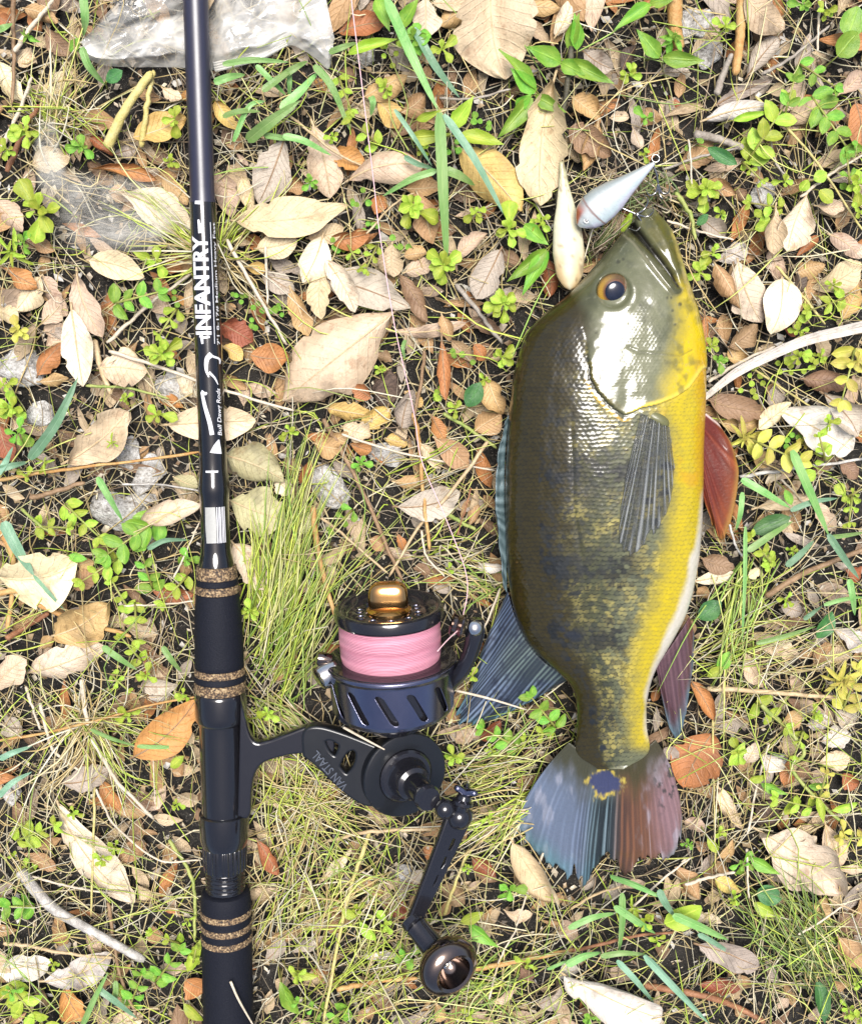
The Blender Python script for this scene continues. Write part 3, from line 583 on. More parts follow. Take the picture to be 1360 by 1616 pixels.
def wrap(name, V, Fs, y0, y1, x0, x1, mat, parent, off=.00012):
    """a flat shape (unit square) laid round the blank; x0, x1 in pixels from the axis for its bottom and top edges"""
    hm = float(hwb((y0 + y1) / 2)); a0, a1 = math.asin(x0 / hm), math.asin(x1 / hm)
    y = y0 + (y1 - y0) * V[:, 0]; a = a0 + (a1 - a0) * V[:, 1]
    return mk(name, rod_pt(y, a, hwb(y), off), Fs, mat, parent, smooth=False)
V, Fs = text_mesh('INFANTRY', .035, 10); wrap('lettering', V, Fs, 528, 373, 9, -16, MATS['white_print'], lower)
V, Fs = text_mesh("7'1 8-17# Medium Heavy Fast", .01, 5); wrap('lettering', V, Fs, 544, 352, 19.9, 16.2, MATS['white_print'], lower)
V, Fs = text_mesh('Bull Dawg Rods', .012, 6, .25); wrap('lettering', V, Fs, 686, 612, 18.8, 12.5, MATS['white_print'], lower)
def strip(pts, w0, w1, n=20, cross=5):
    P = crom(pts, n); T = np.gradient(P, axis=0); T /= np.linalg.norm(T, axis=1)[:, None]; N = np.stack([-T[:, 1], T[:, 0]], 1); t = np.linspace(0, 1, n)
    w = np.interp(t, [0, .5, 1], [w0, (w0 + w1) * .55, w1]); c = np.linspace(-1, 1, cross); return (P[:, None] + N[:, None] * (w[:, None] * c[None])[..., None] / 2).reshape(-1, 2), grid_faces(n, cross)
def decal(name, P2, Fs, off=.00014):
    """a print given in pixels, laid on the blank"""
    P2 = np.asarray(P2, float); y = P2[:, 1]; cx = np.interp(y, RY, RXX); h = hwb(y); a = np.arcsin(np.clip((P2[:, 0] - cx) / h, -.98, .98))
    return mk(name, rod_pt(y, a, h, off), Fs, MATS['white_print'], lower, smooth=False)
decal('trim_mark', *strip([(312, 321), (324, 322)], 5, 5, 8)); decal('trim_mark', *strip([(323, 323), (323.5, 333)], 4, 4, 6)); decal('trim_mark', *strip([(329, 741.5), (348, 741.5)], 3, 3, 10)); decal('bullet_mark', *strip([(321, 369), (319.5, 358), (317.5, 348)], 7, 3, 12, 5)); decal('rule_line', *strip([(335, 352), (339, 450), (342, 542)], .9, .9, 40, 3))
decal('emblem', *strip([(338, 558), (331, 566), (330, 582), (334, 594)], 9, 2)); decal('emblem', *strip([(340, 562), (348, 566), (349, 574)], 3.5, 1.2)); decal('emblem', *strip([(334, 586), (342, 595), (347, 606)], 4, 1))
decal('emblem', *strip([(323, 618), (328, 640), (335, 664), (339, 684)], 5, 6.5)); decal('emblem', *strip([(322, 616), (328, 620), (331, 618)], 5, 3))
decal('emblem', *strip([(348.5, 692), (346, 702), (344, 713)], 1.5, 17)); decal('emblem', *strip([(319, 530), (327, 532), (335, 531)], 3.5, 3.5, 10)); decal('emblem', *strip([(322, 526), (324, 542)], 5, 3.5, 10))
V, Fs = strip([(336, 797), (338.5, 853)], 16, 16, 20, 9); stk_ = decal('sticker', V, Fs); plain('label_foil', (.30, .30, .28), .4); stk_.data.materials[0] = MATS['label_foil']
for k, (x, w) in enumerate(((346.2, 1.4), (348.6, .9), (350.6, 1.6), (353, .8), (354.6, 1.2), (356.4, .8))): decal('barcode_bar', *strip([(x, 797), (x + 2.2, 853)], w, w, 20, 3))
# ---------------------------------------------------------------- the reel
reel = empty('fishing_reel', at(620, 1160, 0.0), 'black spinning reel with pink line, gold drag knob and folding crank', 'fishing reel')
brushed('reel_black', (.19, .19, .26), .24, 1.0, .3); brushed('reel_matte', (.008, .009, .011), .30, .0, .25); brushed('reel_gloss', (.010, .010, .013), .17, .0, .6)
plain('gold_metal', (.60, .33, .12), .14, 1.0); plain('chrome', (.62, .60, .56), .16, 1.0); plain('dark_chrome', (.17, .13, .11), .14, 1.0, .6, .5)
PF = at(613, 955, .043); PB = at(621, 1121, .037); ab = (PB - PF) / np.linalg.norm(PB - PF); U = upx((PF + PB) / 2); SL = np.linalg.norm(PB - PF) / U / 175
def rpart(name, prof, mat, parent=reel, segs=72, O=PF, ax=ab, k=None):
    pr = np.asarray(prof, float) * (U if k is None else k); V, Fs = lathe(pr, O, ax, segs); return autosmooth(mk(name, V, Fs, MATS[mat], parent), 30)
spool = rpart('spool', [(10, 12), (10, 30), (11, 34), (12, 58), (9, 62), (3, 72), (0, 78), (0, 81), (2, 84), (6, 85.8), (17, 85.5), (20, 83.5), (21.5, 79), (22, 60), (88, 60), (88, 84)], 'reel_gloss', segs=96)
for k in range(10):
    a = k * 2 * math.pi / 10 + .2; _, b1, b2 = basis(ab); c = PF + ab * U * 10.5 + (math.cos(a) * b1 + math.sin(a) * b2) * U * 47
    rpart('port_ring', [(1, 7.5), (-.2, 7.3), (-.2, 5.9), (1.2, 5.2)], 'reel_black', spool, 16, c)
q = NT('pink_braid'); tc = q.n('TexCoord'); mp = q.n('Mapping'); q.l(tc.outputs['Object'], mp.inputs[0])
_, b1_, b2_ = basis(ab); dt = q.n('VectorMath', operation='DOT_PRODUCT'); q.l(tc.outputs['Object'], dt.inputs[0]); dt.inputs[1].default_value = tuple(ab)
wv_ = q.math('SINE', q.math('ADD', q.math('MULTIPLY', dt.outputs['Value'], 7000), q.math('MULTIPLY', q.noise(tc.outputs['Object'], 70, 3), 4)))
q.set(Base_Color=q.mix(q.math('ADD', .5, q.math('MULTIPLY', wv_, .5)), (.46, .16, .23), (.64, .30, .37)), Roughness=.5); q.bump(wv_, .0002)
rpart('wound_line', [(20, 66)] + [(s, 79.5 - 1.6 * abs((s - 50) / 34) ** 3 + .3 * math.sin(s * 2.7)) for s in np.linspace(21, 86, 60)] + [(87, 66)], 'pink_braid', spool, 96)
# rotor cup with slanted slots
ns, na = 130, 720; S = np.linspace(88, 178, ns); rad = np.interp(S, [88, 90, 94, 97, 100, 165, 172, 178], [101, 103.5, 104, 102, 100.5, 97, 94, 86])
a = np.arange(na) * 2 * math.pi / na; V = (PF + S[:, None] * U * ab)[:, None] + (rad[:, None, None] * U) * (np.cos(a)[:, None] * b1_ + np.sin(a)[:, None] * b2_)[None]
fa = grid_faces(ns, na, True); sc_ = (S[:-1] + S[1:])[:, None] / 2 + 0 * a[None]; ac = (a + math.pi / na)[None] + 0 * sc_
keep = np.ones(sc_.shape, bool)
sgn = 1 if (b1_ @ np.array([1.0, 0, 0])) * 0 + np.cross(b1_, b2_) @ ab > 0 else -1
for k in range(13):
    a0 = k * 2 * math.pi / 13 + .17; h = (sc_ - 135) ; x = ((ac - a0 + math.pi) % (2 * math.pi) - math.pi) * 98 + sgn * .52 * h
    dd = np.hypot(x, np.maximum(np.abs(h) - 19, 0) * 1.0); keep &= ~(dd < 6.5)
rot = mk('rotor', V.reshape(-1, 3), fa[keep.reshape(-1)], MATS['reel_black'], reel); s = rot.modifiers.new('wall', 'SOLIDIFY'); s.thickness = .0012; s.offset = -1
rpart('rotor_core', [(92, 60), (92, 90), (120, 92), (172, 88), (180, 78), (186, 60), (205, 44)], 'reel_gloss', rot, 64)
rpart('rotor_lip', [(86, 84), (87, 99), (88.5, 101), (90, 100), (90, 84)], 'reel_gloss', rot, 96)
# drag knob
KC = PF + ab * U * -12; NA, NBk = 40, 22; a = np.linspace(0, 2 * math.pi, NA, endpoint=False); b = np.linspace(-math.pi / 2, math.pi / 2, NBk)
sp = lambda v, e: np.sign(v) * np.abs(v) ** e
hx = np.array([1.0, .04, 0]); hx = hx - ab * (hx @ ab); hx /= np.linalg.norm(hx); hz = np.cross(hx, ab); hz = hz if hz[2] > 0 else -hz
tb = np.sin(b)[:, None] + 0 * a[None]; wid = (sp(np.cos(b), .45)[:, None] * sp(np.cos(a), .62)[None]) * (31 - 3 * tb); dep = (sp(np.cos(b), .45)[:, None] * sp(np.sin(a), .62)[None]) * (17 - 4 * tb)
V = KC + U * (wid[..., None] * hx + dep[..., None] * hz - (sp(tb, .6) * 24 + 2)[..., None] * ab)
kn = mk('drag_knob', V.reshape(-1, 3), grid_faces(NBk, NA, True), MATS['gold_metal'], reel)
rpart('knob_collar', [(12, 22), (11, 36), (6, 35), (2, 30), (0, 26)], 'gold_metal', kn, 48)
# line roller, its arm and the counterweight
RC = at(722, 986, .052); hr = np.array([.94, -.20, .18]); rl = MB()
roller = rpart('line_roller', [(-10, 6), (-10, 17), (-7, 20), (-5, 17), (0, 14.5), (5, 17), (8, 20), (11, 18), (11, 6)], 'dark_chrome', reel, 40, RC, hr)
V, Fs = px_tube([(752, 978), (749, 1002), (742, 1030), (728, 1058), (710, 1078)], [.054, .053, .050, .046, .040], [12, 15, 13, 13, 14], 14); arm_b = mk('pickup_arm', V, Fs, MATS['reel_gloss'], reel)
rpart('arm_bolt', [(-4, 7), (4, 11), (8, 12), (12, 9), (14, 5), (14.5, 1)], 'chrome', arm_b, 32, at(748, 990, .058), (.35, .15, .9))
CW = at(515, 1066, .040); rpart('counterweight', [(-19, 6), (-19, 17), (-15, 21), (6, 22), (13, 19), (16, 12), (16.5, 1)], 'chrome', rot, 36, at(514, 1064, .047), (-.75, -.35, .45))
rpart('balance_pin', [(-8, 9), (8, 11), (14, 9), (15, 1)], 'dark_chrome', rot, 28, at(514, 1040, .047), (-.9, .2, .2))
# foot, side plate with cut-outs, gear cover
def plate(name, polys, z, thick, bevel, mat, parent):
    ps = [[tuple(at(x, y, z)[:2]) for x, y in p] for p in polys]; V, Fs = plate_mesh(ps, thick, bevel); V = V + np.array([0, 0, z]); return autosmooth(mk(name, V, Fs, MATS[mat], parent), 30)
plate('foot', [crom([(384, 1128), (392, 1157), (404, 1172), (424, 1170), (460, 1157), (490, 1147), (520, 1152), (522, 1186), (488, 1182), (456, 1185), (418, 1196), (402, 1213), (395, 1240), (392, 1282), (380, 1282)], 60).tolist()], .034, .004, .0016, 'reel_gloss', reel)
hz_ = lambda L: [(450 + x / 2.957, 1076 + y / 2.957) for x, y in L]
bodyp = crom(hz_([(96, 330), (96, 232), (150, 206), (262, 234), (420, 296), (520, 340), (560, 420), (480, 530), (400, 560), (320, 526), (230, 450), (150, 372), (96, 330)]), 72)[:-1].tolist()
h1 = crom(hz_([(178, 262), (212, 252), (246, 268), (262, 290), (238, 342), (198, 310), (178, 262)]), 24)[:-1].tolist(); h2 = crom(hz_([(322, 298), (340, 322), (330, 380), (292, 424), (258, 398), (252, 372), (288, 312), (322, 298)]), 24)[:-1].tolist()
bp = plate('body', [bodyp, h1, h2], .036, .006, .0014, 'reel_matte', reel)
plain('relief_print', (.085, .095, .115), .3, .4)
V, Fs = text_mesh('VAN STAAL', .01, 0); p0, p1 = np.array(hz_([(296, 486)])[0]), np.array(hz_([(150, 318)])[0]); d = p1 - p0; up_ = np.array([d[1], -d[0]]) / np.linalg.norm(d) * 14
P2 = p0 + V[:, :1] * d + V[:, 1:2] * up_; mk('lettering', at(P2[:, 0], P2[:, 1], .0412), Fs, MATS['relief_print'], bp, smooth=False)
CG = at(640, 1224, .037); gn = np.array([.415, -.04, .914]); gn /= np.linalg.norm(gn); UG = upx(CG)
cover = rpart('gear_cover', [(-46, 30), (-34, 62), (-16, 69), (-2, 70), (0, 68.5), (.6, 67), (.6, 45), (-1, 44), (-1, 42)], 'reel_matte', reel, 96, CG, gn, UG)
rpart('gear_neck', [(-60, 40), (-44, 40), (-20, 44)], 'reel_gloss', cover, 48, at(625, 1165, .036), (.1, -1, .05), UG)
rpart('hub', [(-2, 44), (3, 43.5), (6, 40), (7, 34), (12, 31), (26, 30), (34, 27), (38, 21), (72, 18), (76, 20), (84, 21), (90, 18)], 'reel_gloss', cover, 64, CG, gn, UG)
def ray_plane(px, py, O, n):
    d = at(px, py, 0) - CAM; return CAM + d * ((O - CAM) @ n) / (d @ n)
J = CG + gn * UG * 98; UJ = upx(J); K = ray_plane(652, 1456, J, gn); J2 = ray_plane(724, 1288, J, gn); ea = K - J2; LA = np.linalg.norm(ea); ea /= LA; eb = np.cross(gn, ea)
crank = empty('crank', tuple(np.array(J) - np.array(reel.location))); crank.parent = reel
def arm_pt(V): return J2 + V[:, :1] * ea + V[:, 1:2] * eb + V[:, 2:3] * gn
La = LA / UJ; outl = [(-12, -18), (0, -21), (30, -19), (La - 20, -11), (La, -12), (La + 9, -6), (La + 9, 6), (La, 12), (La - 20, 11), (30, 19), (0, 21), (-12, 18)]
side = 1 if (proj(J2 + eb * .01)[0] > proj(J2)[0]) else -1
holes = [[(s0, side * 1.5), (s0 + ln, side * 1.5), (s0 + ln, side * w), (s0 + ln * .5, side * (w + 2.5)), (s0, side * (w + 1))] for s0, ln, w in ((34, 24, 9), (66, 24, 7.5), (98, 24, 6))]
V, Fs = plate_mesh([[(x * UJ, y * UJ) for x, y in p] for p in [outl] + holes], 7 * UJ, 2.2 * UJ); autosmooth(mk('crank_arm', arm_pt(V), Fs, MATS['reel_gloss'], crank), 30)
for nm, off, r in (('hinge_knuckle', -2, 21), ('hinge_boss', -34, 17)):
    pos = J2 - ea * UJ * (-off if off < -10 else 0) * .3; a = np.linspace(0, math.pi, 12)
    rpart(nm, np.stack([-r * .9 * np.cos(a), r * np.sin(a) + .05], 1), 'reel_gloss', crank, 32, (J + J2) / 2 if nm == 'hinge_boss' else J2 + gn * UJ * 3, gn, UJ)
T0 = ray_plane(728, 1272, J + gn * UJ * 6, gn); T1 = ray_plane(737, 1240, J + gn * UJ * 6, gn); td = (T1 - T0) / np.linalg.norm(T1 - T0)
screw = rpart('thumb_screw', [(-8, 12), (0, 14), (4, 17), (9, 17), (12, 12), (18, 11), (20, 9)], 'reel_gloss', crank, 36, T0, td, UJ)
for k in range(3):
    a = k * 2.094 + .4; _, c1, c2 = basis(td); V, Fs = tube(crom([T0 + td * UJ * 20, T0 + td * UJ * 26 + (math.cos(a) * c1 + math.sin(a) * c2) * UJ * 8, T0 + td * UJ * 30 + (math.cos(a) * c1 + math.sin(a) * c2) * UJ * 20], 10), np.array([7, 7, 7, 7, 6.5, 6.5, 6, 6, 5.5, 4]) * UJ, 10); mk('screw_wing', V, Fs, MATS['reel_black'], screw)
KZ = K[2]; KN = at(706, 1523, KZ + .016); kd = (KN - K); LK = np.linalg.norm(kd); kd /= LK; UK = upx(KN)
rpart('knob_post', [(-10, 14), (-8, 18), (2, 19), (5, 16), (8, 19), (14, 18), (LK / UK - 18, 21), (LK / UK - 8, 24)], 'reel_gloss', crank, 36, K, kd, UK)
kd2 = kd * .72 + np.array([.12, .25, .62]); kd2 /= np.linalg.norm(kd2)
knob = rpart('knob', [(-30, 14), (-28, 24), (-20, 39), (-8, 48), (4, 50), (14, 47), (21, 40), (24, 33), (22, 28), (14, 26), (4, 22), (-4, 17), (-8, 12), (-9, 3)], 'dark_chrome', crank, 64, KN, kd2, UK)
rpart('knob_bolt', [(-9, 9), (-2, 9), (0, 7), (0, 4), (-3, 3.5)], 'chrome', knob, 24, KN, kd2, UK)
# ---------------------------------------------------------------- the line from the roller to the rod tip
plain('line_pink', (.62, .40, .42), .5)
V, Fs = px_tube([(728, 986), (737, 915), (707, 827), (666, 729), (653, 651), (628, 540), (615, 470), (598, 360), (590, 290), (573, 150), (557, 20), (548, -60), (520, -300)], [.052, .040, .034, .031, .030, .031, .031, .030, .030, .032, .034, .035, .03], .85, 6, 90)
tag(mk('fishing_line', V, Fs, MATS['line_pink']), 'thin pale pink braided line running from the reel across the litter', 'fishing line')
V, Fs = px_tube([(690, 1028), (706, 1010), (728, 990)], [.0745, .066, .054], 1.0, 6, 12); mk('line_lead', V, Fs, MATS['line_pink'], reel)
# ---------------------------------------------------------------- plastic bag
q = NT('bag_film'); tc = q.n('TexCoord').outputs['Object']; f = q.noise(tc, 28, 5, .65); g = q.noise(tc, 130, 4, .7)
lw = q.n('TexVoronoi', feature='DISTANCE_TO_EDGE'); lw.inputs['Scale'].default_value = 15; wrp = q.n('VectorMath', operation='ADD'); q.l(tc, wrp.inputs[0]); nz = q.n('TexNoise'); nz.inputs['Scale'].default_value = 30; q.l(tc, nz.inputs['Vector']); sc3 = q.n('VectorMath', operation='SCALE'); q.l(nz.outputs['Color'], sc3.inputs[0]); sc3.inputs['Scale'].default_value = .03; q.l(sc3.outputs[0], wrp.inputs[1]); q.l(wrp.outputs[0], lw.inputs['Vector'])
crease = q.math('SUBTRACT', 1, q.math('MINIMUM', q.math('MULTIPLY', lw.outputs['Distance'], 9), 1))
q.set(Base_Color=(.60, .585, .54), Roughness=.12, Alpha=q.math('MINIMUM', q.math('ADD', q.ramp(f, [(.36, (.26, .26, .26)), (.60, (.70, .70, .70))]), q.math('MULTIPLY', q.math('POWER', crease, 3), .35)), .92))
q.p.inputs['Specular IOR Level'].default_value = .9; q.bump(q.math('ADD', q.math('MULTIPLY', lw.outputs['Distance'], 5), q.math('MULTIPLY', f, .9)), .0022)
bag = empty('plastic_bag', at(340, 40, 0.0), 'crumpled clear plastic bag pinned under the rod blank', 'plastic bag')
nu_, nv_ = 150, 90; bot = crom([(128, 66), (140, 92), (165, 103), (205, 106), (262, 106), (310, 108), (348, 111), (380, 104), (420, 92), (455, 72), (476, 78), (498, 92), (520, 108), (528, 60)], nu_)
topc = crom([(128, 66), (165, 25), (205, -20), (250, -90), (300, -130), (350, -140), (400, -130), (450, -110), (500, -60), (528, 60)], nu_)
v = np.linspace(0, 1, nv_)[None, :, None]; P2 = bot[:, None] * (1 - v) + topc[:, None] * v; x, y = P2[..., 0], P2[..., 1]
rid = lambda s, k: 1 - np.abs(2 * fbm(x / s + .01 * y, y / s * 1.3, k, 3) - .95)
zz = .0125 + .009 * rid(110, 90) ** 2 + .003 * rid(44, 95) ** 3 - .006 * np.exp(-((x - np.interp(y, RY, RXX)) / 34) ** 2); edge_ = np.minimum(1, np.minimum(v[..., 0], 1 - v[..., 0]) * 9); zz = .008 + (zz - .008) * (.35 + .65 * edge_)
mk('film', at(x, y, zz).reshape(-1, 3), grid_faces(nu_, nv_), MATS['bag_film'], bag)
V, Fs = strip([(338, 106), (372, 98), (410, 86), (452, 66)], 16, 13, 40, 9); jj = np.tile(np.arange(9), 40)
mk('seal_strip', at(V[:, 0], V[:, 1], .0165 + .0006 * (jj % 2)), Fs, MATS['bag_film'], bag, smooth=False)
plain('ink', (.015, .015, .015), .6)
V, Fs = text_mesh('22156', .012); P2 = np.array([216, 0]) + V[:, :1] * np.array([-37, 0]) + V[:, 1:2] * np.array([0, 11]); mk('printed_number', at(P2[:, 0], P2[:, 1] - 1, .0262), Fs, MATS['ink'], bag, smooth=False)
# ---------------------------------------------------------------- cobweb
q = NT('cobweb_silk'); tc = q.n('TexCoord').outputs['Object']; mp = q.n('Mapping'); q.l(tc, mp.inputs[0]); mp.inputs['Rotation'].default_value = (0, 0, .6); mp.inputs['Scale'].default_value = (1, 5, 1)
f = q.noise(tc, 26, 4, .6); g = q.noise(mp.outputs[0], 220, 4, .7); sep = q.n('SeparateXYZ'); q.l(q.n('TexCoord').outputs['UV'], sep.inputs[0])
rim = q.math('MULTIPLY', q.math('MINIMUM', q.math('MULTIPLY', q.math('PINGPONG', sep.outputs[0], .5), 5), 1), q.math('MINIMUM', q.math('MULTIPLY', q.math('PINGPONG', sep.outputs[1], .5), 5), 1))
q.set(Base_Color=(.55, .53, .47), Roughness=.6, Alpha=q.math('MULTIPLY', rim, q.ramp(q.math('ADD', q.math('MULTIPLY', f, .6), q.math('MULTIPLY', g, .4)), [(.38, (.03, .03, .03)), (.62, (.42, .42, .42))])))
for pts_a, pts_b, lab in ([[(58, 190), (52, 240), (60, 300)], [(88, 180), (100, 230), (110, 290)], 'narrow funnel of pale cobweb among yellow straws above the wide web'], [[(40, 262), (70, 330), (90, 400)], [(250, 280), (300, 330), (250, 400)], 'wide sheet of pale cobweb over leaves beside the rod']):
    A_ = crom(pts_a, 24); B_ = crom(pts_b, 24); v = np.linspace(0, 1, 30)[None, :, None]; P2 = A_[:, None] * (1 - v) + B_[:, None] * v; x, y = P2[..., 0], P2[..., 1]
    uv = np.stack(np.meshgrid(np.linspace(0, 1, 24), np.linspace(0, 1, 30), indexing='ij'), -1).reshape(-1, 2)
    tag(mk('cobweb', at(x, y, .020 + .012 * fbm(x / 40, y / 40, 7)).reshape(-1, 3), grid_faces(24, 30), MATS['cobweb_silk'], uv=uv), lab, 'cobweb')
# ---------------------------------------------------------------- cream husk lying against the fish's snout
attr_mat('husk_skin', .4, .2, 260, .0004, .35, None, .3)
NS = 44; tt = np.linspace(0, 1, NS); axp = crom([(886, 255), (890, 300), (894, 345), (897, 400), (899, 458)], NS); hw_ = np.interp(tt, [0, .2, .4, .55, .75, .9, .97, 1], [3.5, 8, 15, 22, 25.5, 21, 12, 2])
an = np.arange(28) * 2 * math.pi / 28; X_ = axp[:, :1] + hw_[:, None] * np.cos(an)[None]; Y_ = axp[:, 1:] + 0 * X_; Z_ = .026 + hw_[:, None] * PXM * .55 * np.sin(an)[None]; hn = fbm(X_ / 14, Y_ / 40, 17)
hc = np.zeros(X_.shape + (3,)) + np.array([.60, .57, .40]); hc = lerp(hc, (.46, .30, .12), ss(.62, .95, tt[:, None] + .5 * (hn - .5)) * .8 * ss(-.2, .7, np.abs(np.cos(an))[None] + 0 * tt[:, None])); hc = lerp(hc, (.36, .35, .20), ss(.35, .05, tt)[:, None] + 0 * X_); hc = lerp(hc, (.16, .10, .05), ss(.62, .72, fbm(X_ / 7, Y_ / 9, 19)) * .6)
Fl = [list(f)[::-1] for f in grid_faces(NS, 28, True)] + [list(range(28)), list(range((NS - 1) * 28, NS * 28))[::-1]]
tag(mk('husk', at(X_, Y_, Z_).reshape(-1, 3), Fl, MATS['husk_skin'], col=hc.reshape(-1, 3)), "smooth cream husk tapering to a stem beside the fish's forehead", 'husk')
# ---------------------------------------------------------------- where a thing lies, in words
def place(px, py):
    rx = np.interp(py, RY, RXX)
    if px < rx:
        near = 'beside' if rx - px < 130 else 'farther out from'
        for lim, w in ((150, "rod's bag end"), (345, 'upper rod blank'), (560, 'rod lettering'), (745, 'rod emblem'), (890, 'rod sticker'), (1090, 'fore grip'), (1300, 'reel seat'), (1420, 'seat thread'), (9999, 'rear grip')):
            if py < lim: return near + ' the ' + w
    if px < 790 or (px < 860 and py < 480):
        if px < 545 and py < 180: return 'along the plastic bag edge'
        if py < 900:
            side = 'rod side of the line' if px < np.interp(py, [0, 540, 900], [556, 628, 737]) else 'fish side of the line'
            for lim, w in ((180, 'past the lure'), (345, 'level with the lure'), (480, 'by the fish eye'), (650, 'by the gill'), (770, 'by the dorsal spines'), (9999, 'by the spool')):
                if py < lim: return side + ' ' + w
        if px < 520: return 'between rod grip and reel' if py < 1300 else 'between rear grip and crank'
        for lim, w in ((1160, 'beside the reel spool'), (1300, 'between gear cover and tail'), (1420, 'beside the crank arm'), (9999, 'beside the crank knob')):
            if py < lim: return w
    far = 'close to' if px < 1215 else 'out from'
    for lim, w in ((130, 'the split ring, far past it'), (260, 'the lure tail'), (420, 'the fish mouth'), (560, 'the fish cheek'), (650, 'the gill cover'), (870, 'the red fin'), (1000, 'the white belly'), (1180, 'the anal fin'), (1400, 'the tail fin'), (9999, 'the tail, beyond its end')):
        if py < lim: return far + ' ' + w
REG = {'A': (0, 0), 'B': (450, 0), 'C': (900, 0), 'D': (0, 540), 'E': (450, 540), 'F': (900, 540), 'G': (0, 1076), 'H': (450, 1076), 'I': (900, 1076)}
ZS = 2.957
def rp(r, x, y): return REG[r][0] + x / ZS, REG[r][1] + y / ZS
CNAME = {'pale': 'pale buff', 'cream': 'cream', 'beige': 'beige', 'pink': 'pinkish tan', 'tan': 'tan', 'brown': 'brown', 'orange': 'orange-brown', 'rust': 'rust-red', 'grey': 'grey-brown', 'white': 'bleached', 'yellow': 'yellow-tan', 'olive': 'olive-cream', 'dark': 'dark brown'}
fishpoly = [tuple(p[::-1]) for p in LX[::2]] + [tuple(p[::-1]) for p in RX[::-2]]
def covered(px, py, m=0):
    rx = np.interp(py, RY, RXX)
    if abs(px - rx) < np.interp(py, [0, 880, 900, 1616], [20, 24, 38, 40]) - m: return True
    return bool(inside(np.array(px), np.array(py), fishpoly)) or bool(inside(np.array(px), np.array(py), [(808, 1315), (860, 1225), (905, 1185), (1035, 1185), (1080, 1300), (1072, 1350), (1020, 1402), (905, 1405)])) or math.hypot(px - 620, (py - 1050) * 1.0) < 100
# ---------------------------------------------------------------- dry leaves
def leaf_mesh(name, L, Wd, mat, rnd, ang=.5, arch=.05, twist=.2, wave=.08, bend=.05, sharp=.8, nu=18, nv=9, fold=0.0):
    u = np.linspace(0, 1, nu)[:, None]; v = np.linspace(-1, 1, nv)[None]; sd = rnd.randrange(9999)
    p = rnd.uniform(.8, 1.3); o = np.sin(math.pi * np.clip(u, 0, 1) ** p) ** sharp; o = np.maximum(o, .02)
    hw = Wd / 2 * o * (1 + .10 * (vn(u * 7, v * 0 + np.sign(v) * 3, sd) - .5))
    nib = 1 - .22 * ss(.70, .85, vn(u * 9 + 5, np.sign(v) * 5, sd + 3)); hw = hw * nib
    a = ang * (0.6 + .8 * u) if rnd.random() < .5 else ang * (1.4 - .8 * u); a = a + 1e-4
    y = hw * np.sin(v * a) / a; z = hw * (1 - np.cos(v * a)) / a * (1 if rnd.random() < .6 else -1)
    if fold: z = z + fold * np.abs(v) * hw
    z = z - .018 * Wd * np.exp(-(v / .16) ** 2) + wave * Wd * (np.abs(v) ** 1.5) * (vn(u * 4 + 9, v * 1.2 + 4, sd) - .5) * 2 + .05 * Wd * (fbm(u * 3, v * 2 + 7, sd) - .5)
    tw = twist * (u - .4) + .25 * (vn(u * 2.5, 0 * u, sd + 1) - .5); y, z = y * np.cos(tw) - z * np.sin(tw), y * np.sin(tw) + z * np.cos(tw)
    ah = arch * L * 4 * u * (1 - u); x = L * u * (1 - abs(arch) * .4) + 0 * v; z = z + ah + .04 * L * (vn(u * 3, 0 * u, sd + 7) - .5)
    y = y + bend * L * (4 * u * (1 - u)) * .6
    V = np.stack([x, y, z], -1); uv = np.stack([u + 0 * v, v * .5 + .5 + 0 * u], -1)
    return V, mesh_np(name, V.reshape(-1, 3), grid_faces(nu, nv), mat, True, uv.reshape(-1, 2))
LEAVES = []
